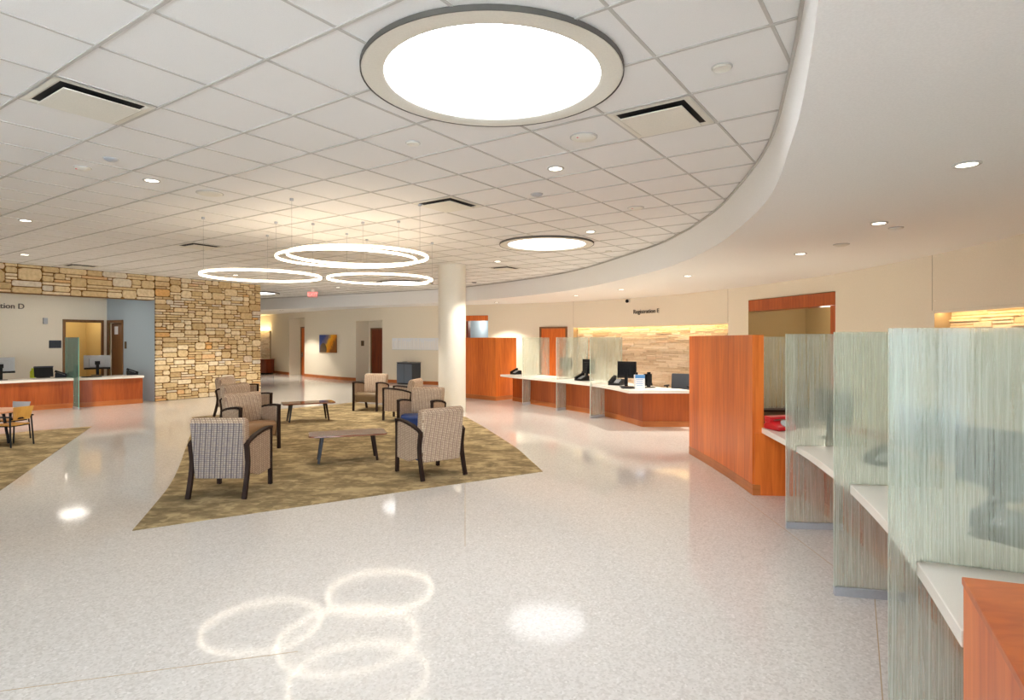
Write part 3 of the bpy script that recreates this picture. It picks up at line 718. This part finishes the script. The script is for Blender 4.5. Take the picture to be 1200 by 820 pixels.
b = B(); box(b, (0,0,.36), (1.5,.42,.66)); obj('body', b, 'brownlow', cr, bevel=.004); b = B(); box(b, (0,0,.705), (1.54,.46,.03)); obj('top', b, 'espresso', cr, bevel=.004)
b = B(); box(b, (0,0,.015), (1.4,.38,.03)); obj('plinth', b, 'dark', cr)
for s in (-1, 1): b = B(); box(b, (s*.37,-.216,.36), (.70,.016,.58)); obj('door', b, 'brownlow', cr, bevel=.004)
glass('short etched glass screen standing on the brown cabinet behind the red telephone', (3.0,8.95), (1,0), 1.25, None, 0, z0=.722, top=1.79)

# ------------------------------------------------------------------ desk equipment
def put(root, loc, rz): root.location = loc; root.rotation_euler = (0,0,rz); return root
def monitor(label, loc, rz, back='black', w=.52, h=.32, zc=.32):     # local -Y is the back that faces the lobby
    t = thing('monitor', label, 'monitor', loc, rz, 'desk monitors')
    b = B(); box(b, (0,.012,zc), (w,.024,h)); box(b, (0,-.012,zc-.01), (w*.6,.03,h*.6)); obj('casing', b, back, t, bevel=.008)
    b = B(); box(b, (0,.0255,zc+.008), (w-.03,.004,h-.04)); obj('screen', b, 'dark', t)
    b = B(); box(b, (0,-.02,zc-h/2+.02), (w*.98,.012,.05)); obj('lower_bezel', b, 'dark', t)
    b = B(); box(b, (0,-.045,.17), (.07,.03,.30)); box(b, (0,-.03,zc-.02), (.12,.03,.10)); obj('stand', b, 'black', t, bevel=.005)
    b = B(); prism(b, rounded(.28,.20,.05), 0, .014); obj('foot', b, 'black', t, bevel=.003)
    return t
def phone(label, loc, rz, mat='black', s=1.0):
    t = thing('desk_phone', label, 'telephone', loc, rz, 'desk telephones')
    b = B(); prof(b, [(-.10*s,0),(.10*s,0),(.10*s,.085*s),(.06*s,.095*s),(-.10*s,.025*s)], -.10*s, .10*s); obj('body', b, mat, t, bevel=.006)
    b = B(); strip(b, [(-.10*s,.050*s),(-.07*s,.062*s),(.06*s,.118*s),(.10*s,.135*s)], .026*s, -.095*s, -.045*s)
    strip(b, [(-.10*s,.040*s),(-.055*s,.050*s)], .034*s, -.097*s, -.043*s); strip(b, [(.06*s,.105*s),(.105*s,.122*s)], .034*s, -.097*s, -.043*s); obj('handset', b, mat, t, bevel=.006)
    b = B()
    for i in range(3):
        for j in range(4): box(b, (.0+.028*i*s, (-.07+.027*j)*s, (.044+.012*j)*s), (.018*s,.016*s,.012*s), 0, 0, .4)
    obj('keypad', b, 'palegrey', t)
    return t
def keyboard(label, loc, rz):
    t = thing('keyboard', label, 'keyboard', loc, rz, 'keyboards')
    b = B(); box(b, (0,0,.009), (.44,.15,.018)); obj('case', b, 'black', t, bevel=.004)
    b = B()
    for j in range(4):
        for i in range(14): box(b, (-.195+.03*i, -.048+.032*j, .021), (.024,.026,.008))
    obj('keys', b, 'charcoal', t); return t
def office_chair(label, loc, rz):
    t = thing('office_chair', label, 'office chair', loc, rz, 'office chairs')
    b = B(); prism(b, rounded(.48,.46,.12), .43, .51); obj('seat', b, 'black', t, bevel=.02)
    b = B(); prof(b, [(-.24,.58),(-.28,.75),(-.30,.95),(-.25,.96),(-.22,.75),(-.19,.58)], -.22, .22); obj('backrest', b, 'charcoal', t, bevel=.02)
    b = B(); strip(b, [(-.05,.42),(-.25,.43),(-.29,.58),(-.29,.72)], .02, -.03, .03); obj('back_arm', b, 'black', t)
    b = B(); tube(b, (0,0,.09), (0,0,.43), .028); obj('column', b, 'steel', t, smooth=True)
    for k in range(5):
        a = math.radians(72*k+18); b = B(); tube(b, (0,0,.10), (.28*math.cos(a), .28*math.sin(a), .07), .022, .014); tube(b, (.28*math.cos(a)-.012, .28*math.sin(a), .028), (.28*math.cos(a)+.012, .28*math.sin(a), .028), .028); obj('leg', b, 'black', t, smooth=True)
    for s in (-1, 1): b = B(); strip(b, [(-.05,.45),(-.05,.66),(-.05,.68)], .03, s*.26-.015, s*.26+.015); box(b, (s*.26,0,.69), (.06,.26,.03)); obj('armrest', b, 'black', t, bevel=.008)
    return t
ZT = .76
ld = math.atan2(SD.y, SD.x)
# left reception
p = at(14,446,ZT); monitor('silver backed monitor at far left of the left reception desk', p+Vector((-.42,.15,0)), ld+.1, 'silver', .62, .38, .36)
p = at(108,440,ZT); monitor('silver backed monitor right of the green glass screen', p+Vector((0,.2,0)), ld-.25, 'silver', .62, .38, .36)
p = at(34,443,ZT); bt = thing('bottle', 'lime yellow bottle on the left reception desk beside the silver monitor', 'bottle', p+Vector((0,.12,0)))
b = B(); lathe(b, [(0,0),(.055,0),(.06,.01),(.06,.16),(.045,.19),(.03,.20)], seg=20); obj('body', b, 'lime', bt, smooth=True); b = B(); lathe(b, [(.03,.20),(.034,.205),(.034,.245),(0,.25)], seg=20); obj('cap', b, 'lime', bt, smooth=True)
p = at(46,443,ZT); dv = thing('card_terminal', 'dark tilted display between the lime bottle and the telephone', 'display', p+Vector((0,.15,0)), ld-.1)
b = B(); box(b, (0,.02,.16), (.40,.03,.28), 0, 0, -.25); obj('screen', b, 'dark', dv, bevel=.006); b = B(); box(b, (0,.06,.01), (.26,.2,.02)); obj('foot', b, 'black', dv, bevel=.004); b = B(); box(b, (0,.005,.28), (.40,.012,.03), 0, 0, -.25); obj('top_bezel', b, 'charcoal', dv); dv.name = 'display_screen'
phone('black telephone left of the green glass screen', at(66,442.5,ZT)+Vector((0,.18,0)), 2.2, s=1.35)
phone('black telephone at the right end of the left reception desk', at(155,439,ZT), 2.2, s=1.35)
keyboard('black keyboard before the monitor right of the green glass', at(107,441.8,ZT)+Vector((.0,.0,0)), ld-.2)
# far counter
fd = math.atan2(13.39-14.55, 1.75-1.08)
phone('black telephone at the far end by the tall cherry screen', at(602,438.2,ZT)+Vector((.06,-.1,0)), -.9, s=1.2)
monitor('black monitor between the left and middle far glass screens', at(653,439.5,ZT)+Vector((.25,.15,0)), -.9, w=.5)
monitor('black monitor between the middle and right far glass screens', at(690,446,ZT)+Vector((.0,.1,0)), -1.05, w=.48, h=.34, zc=.34)
phone('black telephone between the middle and right far glass screens', at(680,446,ZT)+Vector((.05,.1,0)), -1.0, s=1.3)
monitor('black monitor right of the last far glass screen', at(735,453.5,ZT)+Vector((0,.05,0)), -.45, w=.40, h=.34, zc=.36)
phone('black telephone right of the last far glass screen', at(722.5,451,ZT), -.6, s=1.4)
keyboard('black keyboard before the monitor right of the last far glass screen', at(741,455,ZT), .1)
fl = thing('leaflet_box', 'blue and white leaflet box standing on the far counter', 'leaflet box', at(750,455.5,ZT)+Vector((0,.06,0)), .05)
b = B(); box(b, (0,0,.14), (.20,.10,.28)); obj('box_body', b, 'paper', fl, bevel=.003); b = B(); box(b, (0,-.051,.245), (.196,.004,.07)); obj('blue_band', b, 'blue', fl); b = B(); box(b, (-.05,.02,.30), (.04,.04,.05)); obj('clip', b, 'black', fl)
b = B()
for k in range(4): box(b, (-.01,-.0515,.185-.04*k), (.14-.02*(k%2),.003,.008))
obj('text_lines', b, 'blue', fl)
monitor('dark display behind the blue leaflet box', at(761,454.5,ZT)+Vector((0,.12,0)), .1, w=.17, h=.24, zc=.16)
office_chair('office chair behind the far counter right of the leaflet box', (3.78,13.6,0), 2.6)
# right counter
ph = thing('desk_phone', 'red telephone on the worktop between the cherry screen and glass', 'telephone', (2.945,6.555,ZT), .25, 'desk telephones')
b = B(); prof(b, [(-.12,0),(.12,0),(.12,.06),(.05,.10),(-.02,.10),(-.12,.04)], -.13, .13); obj('body', b, 'red', ph, bevel=.02, seg=3)
b = B(); strip(b, [(-.03,.13),(.08,.135)], .03, -.15, .15); strip(b, [(-.02,.105),(.07,.105)], .05, -.155, -.09); strip(b, [(-.02,.105),(.07,.105)], .05, .09, .155); obj('handset', b, 'red', ph, bevel=.012, seg=3)
b = B(); lathe(b, [(0,0),(.05,0),(.05,.012),(0,.012)], seg=24)
bmesh.ops.rotate(b, verts=b.verts, cent=(0,0,0), matrix=Matrix.Rotation(.62, 3, 'X')); bmesh.ops.translate(b, verts=b.verts, vec=(0,-.075,.07)); obj('dial', b, 'palegrey', ph)
b = B(); loop = [(.0+.07*math.cos(a*.35), .16, .05+.07*math.sin(a*.35)) for a in range(10)]
for u, v in zip(loop[:-1], loop[1:]): tube(b, u, v, .006, seg=6)
obj('cord', b, 'red', ph)
monitor('dark monitor seen through the third glass screen from the viewer', (3.20,5.95,ZT), -1.45)
phone('black telephone between the second and third glass screens', (2.95,4.75,ZT), -1.3, 'charcoal')
monitor('dark monitor seen through the second glass screen from the viewer', (3.08,4.42,ZT), -1.3, w=.5)
monitor('dark monitor seen through the nearest glass screen', (2.75,3.35,ZT), -1.15, w=.5)
keyboard('black keyboard behind the nearest glass screen', (2.47,2.86,ZT), -1.1)
phone('black telephone behind the nearest glass screen', (2.55,3.12,ZT), -1.1, 'charcoal')
office_chair('office chair behind the right counter beyond the nearest glass screen', (3.65,3.1,0), 2.0)
office_chair('office chair behind the right counter beyond the second glass screen', (3.95,5.0,0), 1.8)

# ------------------------------------------------------------------ ceiling fixtures
def round_light(label, x, y, lens='sky'):
    t = thing('round_ceiling_light', label, 'ceiling light', (x, y, CEIL), 0, 'large round ceiling lights')
    b = B(); lathe(b, [(.725,-.003),(.725,-.028),(.735,-.034),(.865,-.034),(.872,-.028),(.872,-.003)], seg=72, closed=True); obj('trim_ring', b, 'trimw', t, smooth=True)
    b = B(); lathe(b, [(.872,-.003),(.872,-.036),(.878,-.036),(.878,-.003)], seg=72, closed=True); obj('rim', b, 'grey', t, smooth=True)
    b = B(); lathe(b, [(0,-.016),(.724,-.016),(.724,-.008),(0,-.008)], seg=72); obj('diffuser', b, lens, t)
round_light('largest round ceiling light, directly above the foreground floor', -.13, 4.06, 'skynear')
p = at(640.5,285,CEIL); round_light('round ceiling light between the column and the soffit edge', p.x, p.y)
p = at(474.5,331,CEIL); round_light('far round ceiling light left of the column under the right ring pendant', p.x, p.y)
round_light('farthest round ceiling light half hidden by the stone wall', -9.85, 22.9)
def ring(label, px, y, h, D):
    x = (px-600)/FX*y; t = thing('ring_pendant', label, 'pendant light', (x, y, h), 0, 'ring pendant lights')
    r = D/2; b = B(); lathe(b, [(r-.010,-.011),(r+.010,-.011),(r+.010,.014),(r-.010,.014)], seg=96, closed=True); obj('ring_diffuser', b, 'ring', t, smooth=True)
    b = B(); lathe(b, [(r-.012,.0141),(r+.012,.0141),(r+.012,.022),(r-.012,.022)], seg=96, closed=True); obj('housing', b, 'trimw', t, smooth=True)
    b = B(); lathe(b, [(r-.010,.0222),(r+.010,.0222),(r+.010,.0235),(r-.010,.0235)], seg=96, closed=True); obj('added_uplight_strip', b, 'added_uplight', t)  # unseen glowing strip added above the housing to brighten ceiling and room
    for k in range(3):
        a = math.radians(40+120*k+px); u = (r*math.cos(a), r*math.sin(a))
        b = B(); tube(b, (*u,.022), (*u,CEIL-h-.03), .0018, seg=6); obj('cable', b, 'steel', t)
        b = B(); lathe(b, [(.025,CEIL-h-.03),(.025,CEIL-h-.001)], (*u,0), 16); obj('canopy', b, 'silver', t, smooth=True)
ring('leftmost ring pendant, hanging toward the stone wall', 307.5, 9.4, 2.74, 1.76)
ring('rightmost low ring pendant, nearest the round column', 446, 10.93, 2.845, 1.87)
ring('upper ring pendant set slightly left of its overlapping twin', 408, 9.6, 3.035, 2.17)
ring('upper ring pendant set slightly right of its overlapping twin', 421, 8.2, 2.885, 1.86)
def spot(x, y, z, e, ang=104, col=(1,.93,.82), blend=.35):
    l = bpy.data.lights.new('downlight_lamp', 'SPOT'); l.energy = e; l.spot_size = math.radians(ang); l.spot_blend = blend; l.color = col; l.shadow_soft_size = .10
    o = bpy.data.objects.new('downlight_lamp', l); C.objects.link(o); o.location = (x, y, z); return o
def downlight(label, px, py, z=CEIL, r=.085, e=None):
    p = at(px, py, z); e = e or (20 if p.y < 5.5 else 22 if p.y < 8 else 140 if p.y < 12 else 340); t = thing('downlight', label, 'downlight', p, 0, 'recessed downlights')
    b = B(); lathe(b, [(r*.80,-.002),(r*.80,-.010),(r*1.0,-.012),(r*1.08,-.006),(r*1.08,-.001)], seg=28, closed=True); obj('trim_ring', b, 'grid', t, smooth=True)
    b = B(); lathe(b, [(0,-.007),(r*.79,-.007),(r*.79,-.003),(0,-.003)], seg=28); obj('lens', b, 'lamp', t)
    s = spot(0,0,-.03, e); s.parent = t
for lab, px, py in (('recessed downlight in tiles left of centre, right of the two small sensors', 178,211), ('recessed downlight in tiles between the largest and second round lights', 651,197), ('recessed downlight in tiles at left edge, above the smaller one by the stone header', 30,258),
  ('recessed downlight close to the stone header at the left edge', 29,298), ('recessed downlight above the top of the round column', 583,306), ('recessed downlight right of the second round light', 692,271),
  ('recessed downlight seen inside the upper ring pendants', 409,309.4), ('recessed downlight seen inside the leftmost ring pendant', 276,322), ('recessed downlight right of the exit sign', 396,336.5)):
    downlight(lab, px, py)
for lab, px, py in (('largest soffit downlight at the upper right', 1133,192), ('soffit downlight second from the right', 1030,261), ('soffit downlight above the wood framed opening', 938,297), ('soffit downlight above the right end of the lit niche', 806,323),
  ('soffit downlight left of the security camera', 728,339), ('soffit downlight above the tall door', 675,346), ('soffit downlight just right of the round column', 582,354), ('soffit downlight above the recycling bin', 465,360.3), ('faint soffit downlight near the far left doorway', 330,363.5)):
    downlight(lab, px, py, SOF)
def vent(label, i, j):
    c = (cell(i, j)+cell(i+1, j+1))/2; t = thing('air_diffuser', label, 'air vent', (c.x, c.y, CEIL), ang, 'square air diffusers')
    b = B(); s = .66
    def sq(w, z): return [b.verts.new((x*w/2, y*w/2, z)) for x, y in ((-1,-1),(1,-1),(1,1),(-1,1))]
    a, c1, d = sq(s, -.010), sq(.585, -.012), sq(.55, -.004)
    for u, v in ((a, c1), (c1, d)):
        for k in range(4): b.faces.new((u[k], u[(k+1)%4], v[(k+1)%4], v[k]))
    obj('frame', b, 'trimw', t)
    b = B(); box(b, (0,0,-.002), (.57,.57,.003)); obj('throat_shade', b, 'dark', t)  # dark plate painted as the shade inside the hollow diffuser
    b = B(); box(b, (0,0,-.036), (.50,.50,.010)); box(b, (0,0,-.02), (.06,.06,.03)); obj('plaque', b, 'trimw', t, bevel=.004)
def cellof(px, py):
    p = at(px, py, CEIL).to_2d(); return math.floor((p.dot(VA)-.014)/TILE), math.floor((p.dot(VB)-.19)/TILE)
for lab, px, py in (('large square air diffuser in ceiling at upper left', 105,112), ('square air diffuser right of the largest round light', 772,140), ('square air diffuser above the ring pendants, right of them', 527,238), ('square air diffuser above the leftmost ring pendant', 237,285), ('square air diffuser just above the stone header', 88,310), ('square air diffuser right of the round column top', 591,313)):
    vent(lab, *cellof(px, py))
def detector(label, px, py, z=CEIL, r=.075, mat='trimw', name='smoke_detector', cat='detector', dot=None, d=.03):
    p = at(px, py, z); t = thing(name, label, cat, p, 0)
    b = B(); lathe(b, [(r,-.001),(r,-.014),(r*.9,-.02),(r*.62,-d),(0,-d-.004)], seg=24); obj('housing', b, mat, t, smooth=True)
    b = B(); lathe(b, [(r*1.12,-.001),(r*1.12,-.008),(r*.9,-.008),(r*.9,-.001)], seg=24, closed=True); obj('base_ring', b, 'grid', t, smooth=True)
    if dot: b = B(); box(b, (-r*.45,-r*.45,-.022), (.035,.02,.012)); obj('indicator', b, dot, t)
detector('small dome sensor with dark centre in tiles below the upper left diffuser', 130,185.5, r=.06, mat='silver')
detector('smoke detector with faint red mark left of the small dome sensor', 97,196, dot='red', r=.07)
detector('white strobe detector with red mark below the largest round light', 684,160, dot='red', r=.11)
detector('small dome sensor above the second round ceiling light', 629,227, r=.07, mat='silver')
detector('smoke detector with red mark right of the second round light', 745,243, dot='red', r=.10)
detector('flush disc in tiles left below the largest round light', 484,167, r=.06, name='sprinkler_cover', cat='sprinkler', d=.012)
detector('flush disc in tiles near the soffit at upper right', 846,78, r=.06, name='sprinkler_cover', cat='sprinkler', d=.012)
detector('small disc right of the second round light, close to the soffit', 713,294, r=.06, name='sprinkler_cover', cat='sprinkler', d=.02)
detector('wide flush speaker in tiles left above the ring pendants', 246,226, r=.14, name='ceiling_speaker', cat='speaker', d=.012)
detector('small dark sensor right of the column near the soffit face', 555.6,330.5, r=.08, mat='charcoal')
detector('white smoke detector on the soffit between two downlights', 986,286, SOF, r=.09)
detector('flush disc on the soffit right of the second downlight', 1050,266.5, SOF, r=.07, name='sprinkler_cover', cat='sprinkler', d=.01)
# exit sign
p = at(366.5,339.5,CEIL-.03); ex = thing('exit_sign', 'red EXIT sign hanging below the tile ceiling left of the pendants', 'exit sign', (p.x, p.y, 0), .2)
b = B(); box(b, (0,0,CEIL-.20), (.34,.05,.22)); obj('body', b, 'exitbody', ex, bevel=.005); b = B(); box(b, (0,0,CEIL-.05), (.12,.04,.10)); obj('bracket', b, 'trimw', ex)
text_mesh('letters', 'EXIT', .17, (0,-.028,CEIL-.20), (math.pi/2,0,0), 'exitred', ex, .003)

# ------------------------------------------------------------------ things on and before the far wall
def wall_place(px, h, off): p, t, n, s = on_wall(px); return Vector((p.x+n.x*off, p.y+n.y*off, h)), math.atan2(t.y, t.x)
p, rz = wall_place(757.5, 0, .02); z = CAM+(HY-364.8)*p.y/FX
t_ = text_mesh('wall_lettering', 'Registration E', .185, (p.x, p.y, z), (math.pi/2,0,rz), 'letter'); tag(t_, 'grey letters reading Registration E above the lit stone niche', 'lettering')
p, rz = wall_place(737, 0, 0); z = CAM+(HY-352.5)*p.y/FX
cm = thing('security_camera', 'small black dome camera on wall left above Registration E letters', 'camera', (p.x, p.y, z), rz)
b = B(); lathe(b, [(.06,0),(.06,.05),(.03,.07)], seg=20); bmesh.ops.rotate(b, verts=b.verts, cent=(0,0,0), matrix=Matrix.Rotation(math.pi/2, 3, 'X')); obj('mount', b, 'trimw', cm, smooth=True)
b = B(); bmesh.ops.create_uvsphere(b, u_segments=16, v_segments=10, radius=.055, matrix=Matrix.Translation((0,-.09,-.01))); obj('dome', b, 'black', cm, smooth=True)
p, rz = wall_place(384.7, 0, .02); z = CAM+(HY-402.6)*p.y/FX; w = .80*p.y/27
pc = thing('framed_picture', 'square sunset landscape picture on the far beige wall', 'picture', (p.x, p.y, z), rz)
b = B(); box(b, (0,0,0), (w*1.9,.03,w)); obj('canvas', b, 'picture', pc)
b = B(); lathe(b, [(0,0),(.30,0),(.30,.004),(0,.004)], seg=28); bmesh.ops.rotate(b, verts=b.verts, cent=(0,0,0), matrix=Matrix.Rotation(math.pi/2, 3, 'X')); bmesh.ops.translate(b, verts=b.verts, vec=(-.38,-.016,-.27))
g = [v for v in b.verts if v.co.z < -.385]
for v in g: v.co.z = -.385
obj('dark_hill', b, 'brownlow', pc)
p, rz = wall_place(487, 0, .012); wg = thing('wall_relief', 'long white relief panel on the far wall above the recycling bin', 'wall art', (p.x, p.y, 0), rz); W = 2.35
b = B(); box(b, (0,0,1.57), (W,.02,.46)); obj('panel', b, 'paper', wg)
b = B(); box(b, (0,-.015,1.335), (W,.03,.03)); obj('ledge', b, 'trimw', wg)
b = B()
for k in range(22):
    x = -W/2+.06+k*(W-.12)/21; h = .28+.12*R.random()+.06*math.sin(k*.7); box(b, (x, -.016, 1.36+h/2), (.075, .012, h))
obj('relief_bars', b, 'white', wg)
# recycling bin
a, c = at(465,449.6).to_2d(), at(483,450.9).to_2d(); d = (c-a).normalized(); m_ = (a+c)/2; n_ = Vector((-d.y, d.x))
W = (c-a).length; bn = thing('recycling_bin', 'dark grey two door recycling bin against the far wall', 'bin', (m_.x+n_.x*.22, m_.y+n_.y*.22, 0), math.atan2(d.y, d.x))
b = B(); box(b, (0,0,.43), (W,.44,.80)); obj('body', b, 'charcoal', bn, bevel=.01)
for s in (-1, 1): b = B(); box(b, (s*W/4,-.226,.42), (W/2-.02,.014,.74)); obj('door', b, 'slate', bn, bevel=.004)
b = B(); box(b, (0,0,.845), (W+.02,.46,.03)); obj('lid', b, 'steel', bn, bevel=.006)
for s in (-1, 1): b = B(); lathe(b, [(0,.861),(.10,.861),(.11,.866),(.09,.863)], (s*W/4,0,0), 24); obj('opening_ring', b, 'dark', bn)
b = B(); box(b, (0,0,.015), (W-.04,.40,.03)); obj('plinth', b, 'dark', bn)
# far left niche and cabinet seen past the stone wall
p = at(308, 438); cab = thing('wood_cabinet', 'dark cherry cabinet on the floor past the right edge of the stone wall', 'cabinet', (p.x-.25, p.y+.2, 0), -.25)
b = B(); box(b, (0,0,.39), (1.3,.6,.66)); obj('body', b, 'darkdoor', cab, bevel=.006); b = B(); box(b, (0,0,.735), (1.34,.64,.03)); obj('top', b, 'darkdoor', cab, bevel=.004); b = B(); box(b, (0,0,.03), (1.2,.54,.06)); obj('plinth', b, 'dark', cab)
for s in (-1, 1): b = B(); box(b, (s*.32,-.307,.39), (.60,.016,.60)); obj('door', b, 'darkdoor', cab, bevel=.004)
p, t, n, s = on_wall(309); rz = math.atan2(t.y, t.x)
b = B(); box(b, (p.x+n.x*.03, p.y+n.y*.03, 1.45), (1.9,.06,1.5), rz); np = struct('wall_pier', b, 'gap')
o0 = p-t*.95+n*.06; stones(pack(1.9,1.5,.13,.05,[2,3,4,5],[1,1,1,2],R), .002, .02, .05, 'ledger', np, 'stone_face', lambda u, v, d: (*(o0+t*u+n*d), .7+v), .08)
b = B(); q = p+n*.16; box(b, (q.x, q.y, 2.3), (1.9,.22,.03), rz); tag(obj('cove_light', b, 'cove'), 'warm light strip over the small stone panel past the stone wall edge', 'light strip')

# ------------------------------------------------------------------ light, camera, render settings
def added_room_lamp(label, p, z, e):  # unseen lamp added to brighten a back room
    t = thing('ceiling_light', label, 'ceiling light', (p.x, p.y, z)); b = B(); lathe(b, [(0,-.05),(.14,-.04),(.17,-.01),(.17,-.001)], seg=24); obj('diffuser', b, 'lamp', t, smooth=True)
    l = bpy.data.lights.new('added_room_lamp', 'POINT'); l.energy = e; l.color = (1,.92,.8); l.shadow_soft_size = .15; o = bpy.data.objects.new('added_room_lamp', l); C.objects.link(o); o.location = (0,0,-.25); o.parent = t
added_room_lamp('added unseen ceiling light of the ochre room behind the left reception doorway', IC-SD*((u0+u1)/2)+PN*.8, 2.7, 14)
l_, r_, *_ = [m for m in marks if m[4] == 'd'][0]; p = (wpt(l_)+wpt(r_))/2; t = (wpt(r_)-wpt(l_)).normalized(); added_room_lamp('added unseen ceiling light of the olive room behind the wood framed opening', p+Vector((-t.y, t.x))*1.0, 2.69, 14)
l_, r_, *_ = [m for m in marks if m[4] == 'c'][0]; p = (wpt(l_)+wpt(r_))/2; t = (wpt(r_)-wpt(l_)).normalized(); added_room_lamp('added unseen ceiling light of the pale blue passage right of the column', p+Vector((-t.y, t.x))*1.6, 2.63, 16)
def area(name, loc, sx, sy, e, col, rot=(0,0,0), shape='RECTANGLE'):
    l = bpy.data.lights.new(name, 'AREA'); l.shape = shape; l.size = sx; l.size_y = sy; l.energy = e; l.color = col
    o = bpy.data.objects.new(name, l); C.objects.link(o); o.location = loc; o.rotation_euler = rot; return o
w = bpy.data.worlds.new('daylight'); bpy.context.scene.world = w; w.use_nodes = True
bg = w.node_tree.nodes['Background']; bg.inputs[0].default_value = (.76,.88,1,1); bg.inputs[1].default_value = 12.5
cam = bpy.data.cameras.new('camera'); co = bpy.data.objects.new('camera', cam); C.objects.link(co)
co.location = (0,0,CAM); co.rotation_euler = (math.pi/2,0,0); cam.sensor_width = 36; cam.sensor_fit = 'HORIZONTAL'; cam.lens = 36*FX/1200; cam.shift_y = -(410-HY)/1200; cam.clip_start = .05
sc = bpy.context.scene; sc.camera = co
sc.view_settings.view_transform = 'Standard'; sc.view_settings.look = 'None'; sc.view_settings.gamma = 1; sc.view_settings.use_curve_mapping = False; sc.view_settings.exposure = 0.45
cy = sc.cycles; cy.use_denoising = True; cy.max_bounces = 8; cy.diffuse_bounces = 5; cy.transparent_max_bounces = 16; cy.sample_clamp_indirect = 6; cy.caustics_reflective = False; cy.caustics_refractive = False
